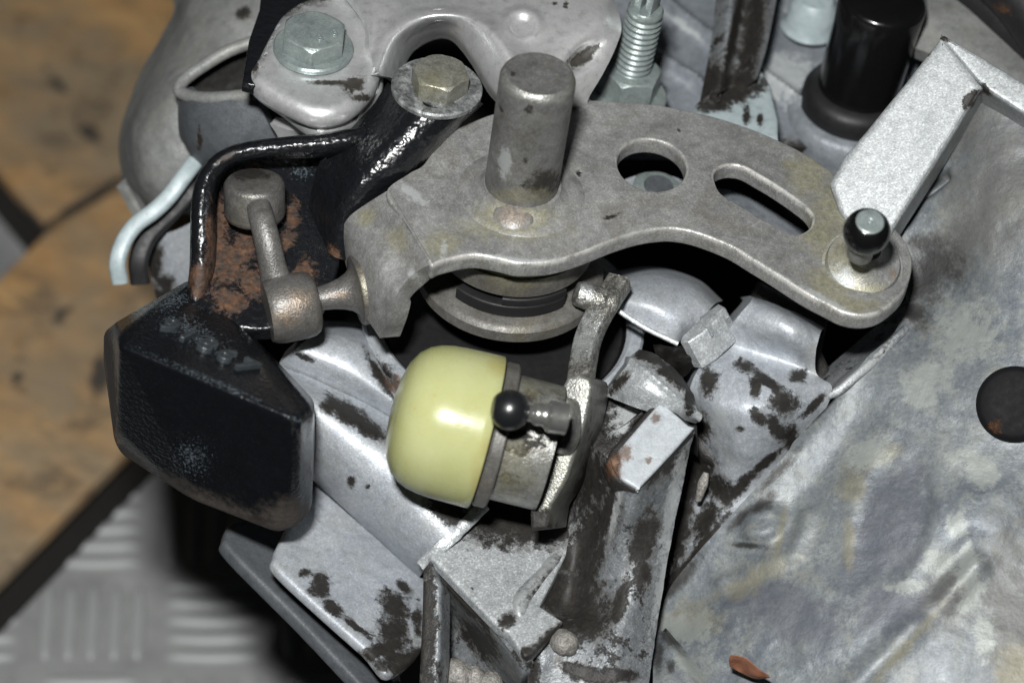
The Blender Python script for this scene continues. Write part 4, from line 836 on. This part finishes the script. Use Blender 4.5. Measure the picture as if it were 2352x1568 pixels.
V, F = hexhead(so - sax * 2.5, sax, 7.8, 7.2, math.radians(75)); mk('nut_body', V, F, M['zinc'], Nu, 26)
V, F = lathe([(3, 0), (9.6, 0), (10, -.4), (10, -1.4), (3, -1.5)], so - sax * 2.6, sax, 48); mk('washer', V, F, M['zinc'], Nu)

Sp = thing('bracket_strip', 'grimy folded steel strip standing behind the lever on a pale foot', 'bracket', Dp(1700, 260, 40))
V, F = patch(rows([(1652, -80, 66), (1690, -80, 60), (1722, -80, 72), (1778, -80, 62)], [(1634, 90, 54), (1672, 90, 49), (1700, 90, 58), (1748, 90, 52)], [(1606, 240, 44), (1650, 215, 40), (1680, 200, 48), (1722, 168, 44)]), 2.5, 10, 10)
mk('strip', V, F, M['silver_worn'], Sp, attrs={'stain_shade': [(1730, 60, 24, 140, 10), (1690, 60, 10, 160, 12), (1640, 190, 40, 50), (1700, 190, 40, 30), (1625, 60, 10, 200, 12)]})
V, F = prism(cr([(1600, 236), (1640, 205), (1724, 148), (1768, 190), (1776, 225), (1788, 318), (1700, 300), (1600, 270)], 2, True), Dp(1700, 250, 42), scr(.05, .7, .7), 4, .8, L=2)
mk('foot', V, F, M['clip'], Sp, attrs={'stain_shade': [(1680, 215, 80, 26, -20), (1715, 265, 8, 24), (1745, 275, 6, 14), (1640, 240, 40, 14)]})

Bc = thing('breather_cap', 'shiny black cylindrical breather cap on a round collar at the top right', 'cap', Dp(1960, 230, 60))
ba = nz(np.array([.03, .02, 1])); bo2 = Dp(1972, 200, 62)
V, F = lathe([(10.2, -8), (10.4, 2), (10.7, 20), (10.9, 26.6), (10.5, 27.6), (9.6, 28.2), (0.1, 28.3)], bo2, ba, 64); mk('cap_body', V, F, M['plastic'], Bc, 40)
V, F = lathe([(10, 1.4), (12.6, .8), (13.6, -1), (13.8, -5), (13.4, -6)], bo2 - ba * 1.5, ba, 64); mk('cap_skirt', V, F, M['rubber'], Bc, 50)
V, F = lathe([(12, -2), (15.4, -2.4), (16.8, -3.6), (17, -8), (17, -14)], bo2 - ba * 4.5, ba, 64); mk('metal_collar', V, F, M['rear'], Bc, 50)

Hs = thing('black_hose', 'black hose crossing the top right corner out of focus', 'hose', Dp(2330, 60, 60))
V, F = sweep(pts([(2160, -80, 66), (2240, -10, 62), (2320, 60, 56), (2460, 170, 48)]), circ(5), TOCAM, 8); mk('hose_body', V, F, M['rubber'], Hs)
V, F = sweep(pts([(2260, -90, 56), (2330, -30, 50), (2400, 60, 46), (2500, 220, 40)]), circ(8), TOCAM, 8); mk('hose_sleeve', V, F, M['rubber'], Hs, attrs={'rust': [(2300, 20, 22, 10, 30)]})

Cl = thing('edge_strip', 'pale blue curved metal strip at the left edge of the case', 'strip', Dp(340, 560, 60))
V, F = sweep(pts([(448, 372, 50), (424, 404, 48), (388, 452, 47), (352, 486, 46), (312, 516, 46), (284, 556, 46), (270, 604, 46), (276, 648, 48)]), rrect(4.2, 3.0, 1.2), TOCAM, 8)
mk('strip_band', V, F, M['clip'], Cl, 70)
V, F = sweep(pts([(462, 408, 56), (440, 436, 54), (400, 480, 54), (366, 512, 54), (336, 548, 54), (318, 600, 54), (322, 650, 56)]), rrect(5, 3.0, 1.2), TOCAM, 8)
mk('strip_underside', V, F, M['rubber'], Cl, 70)
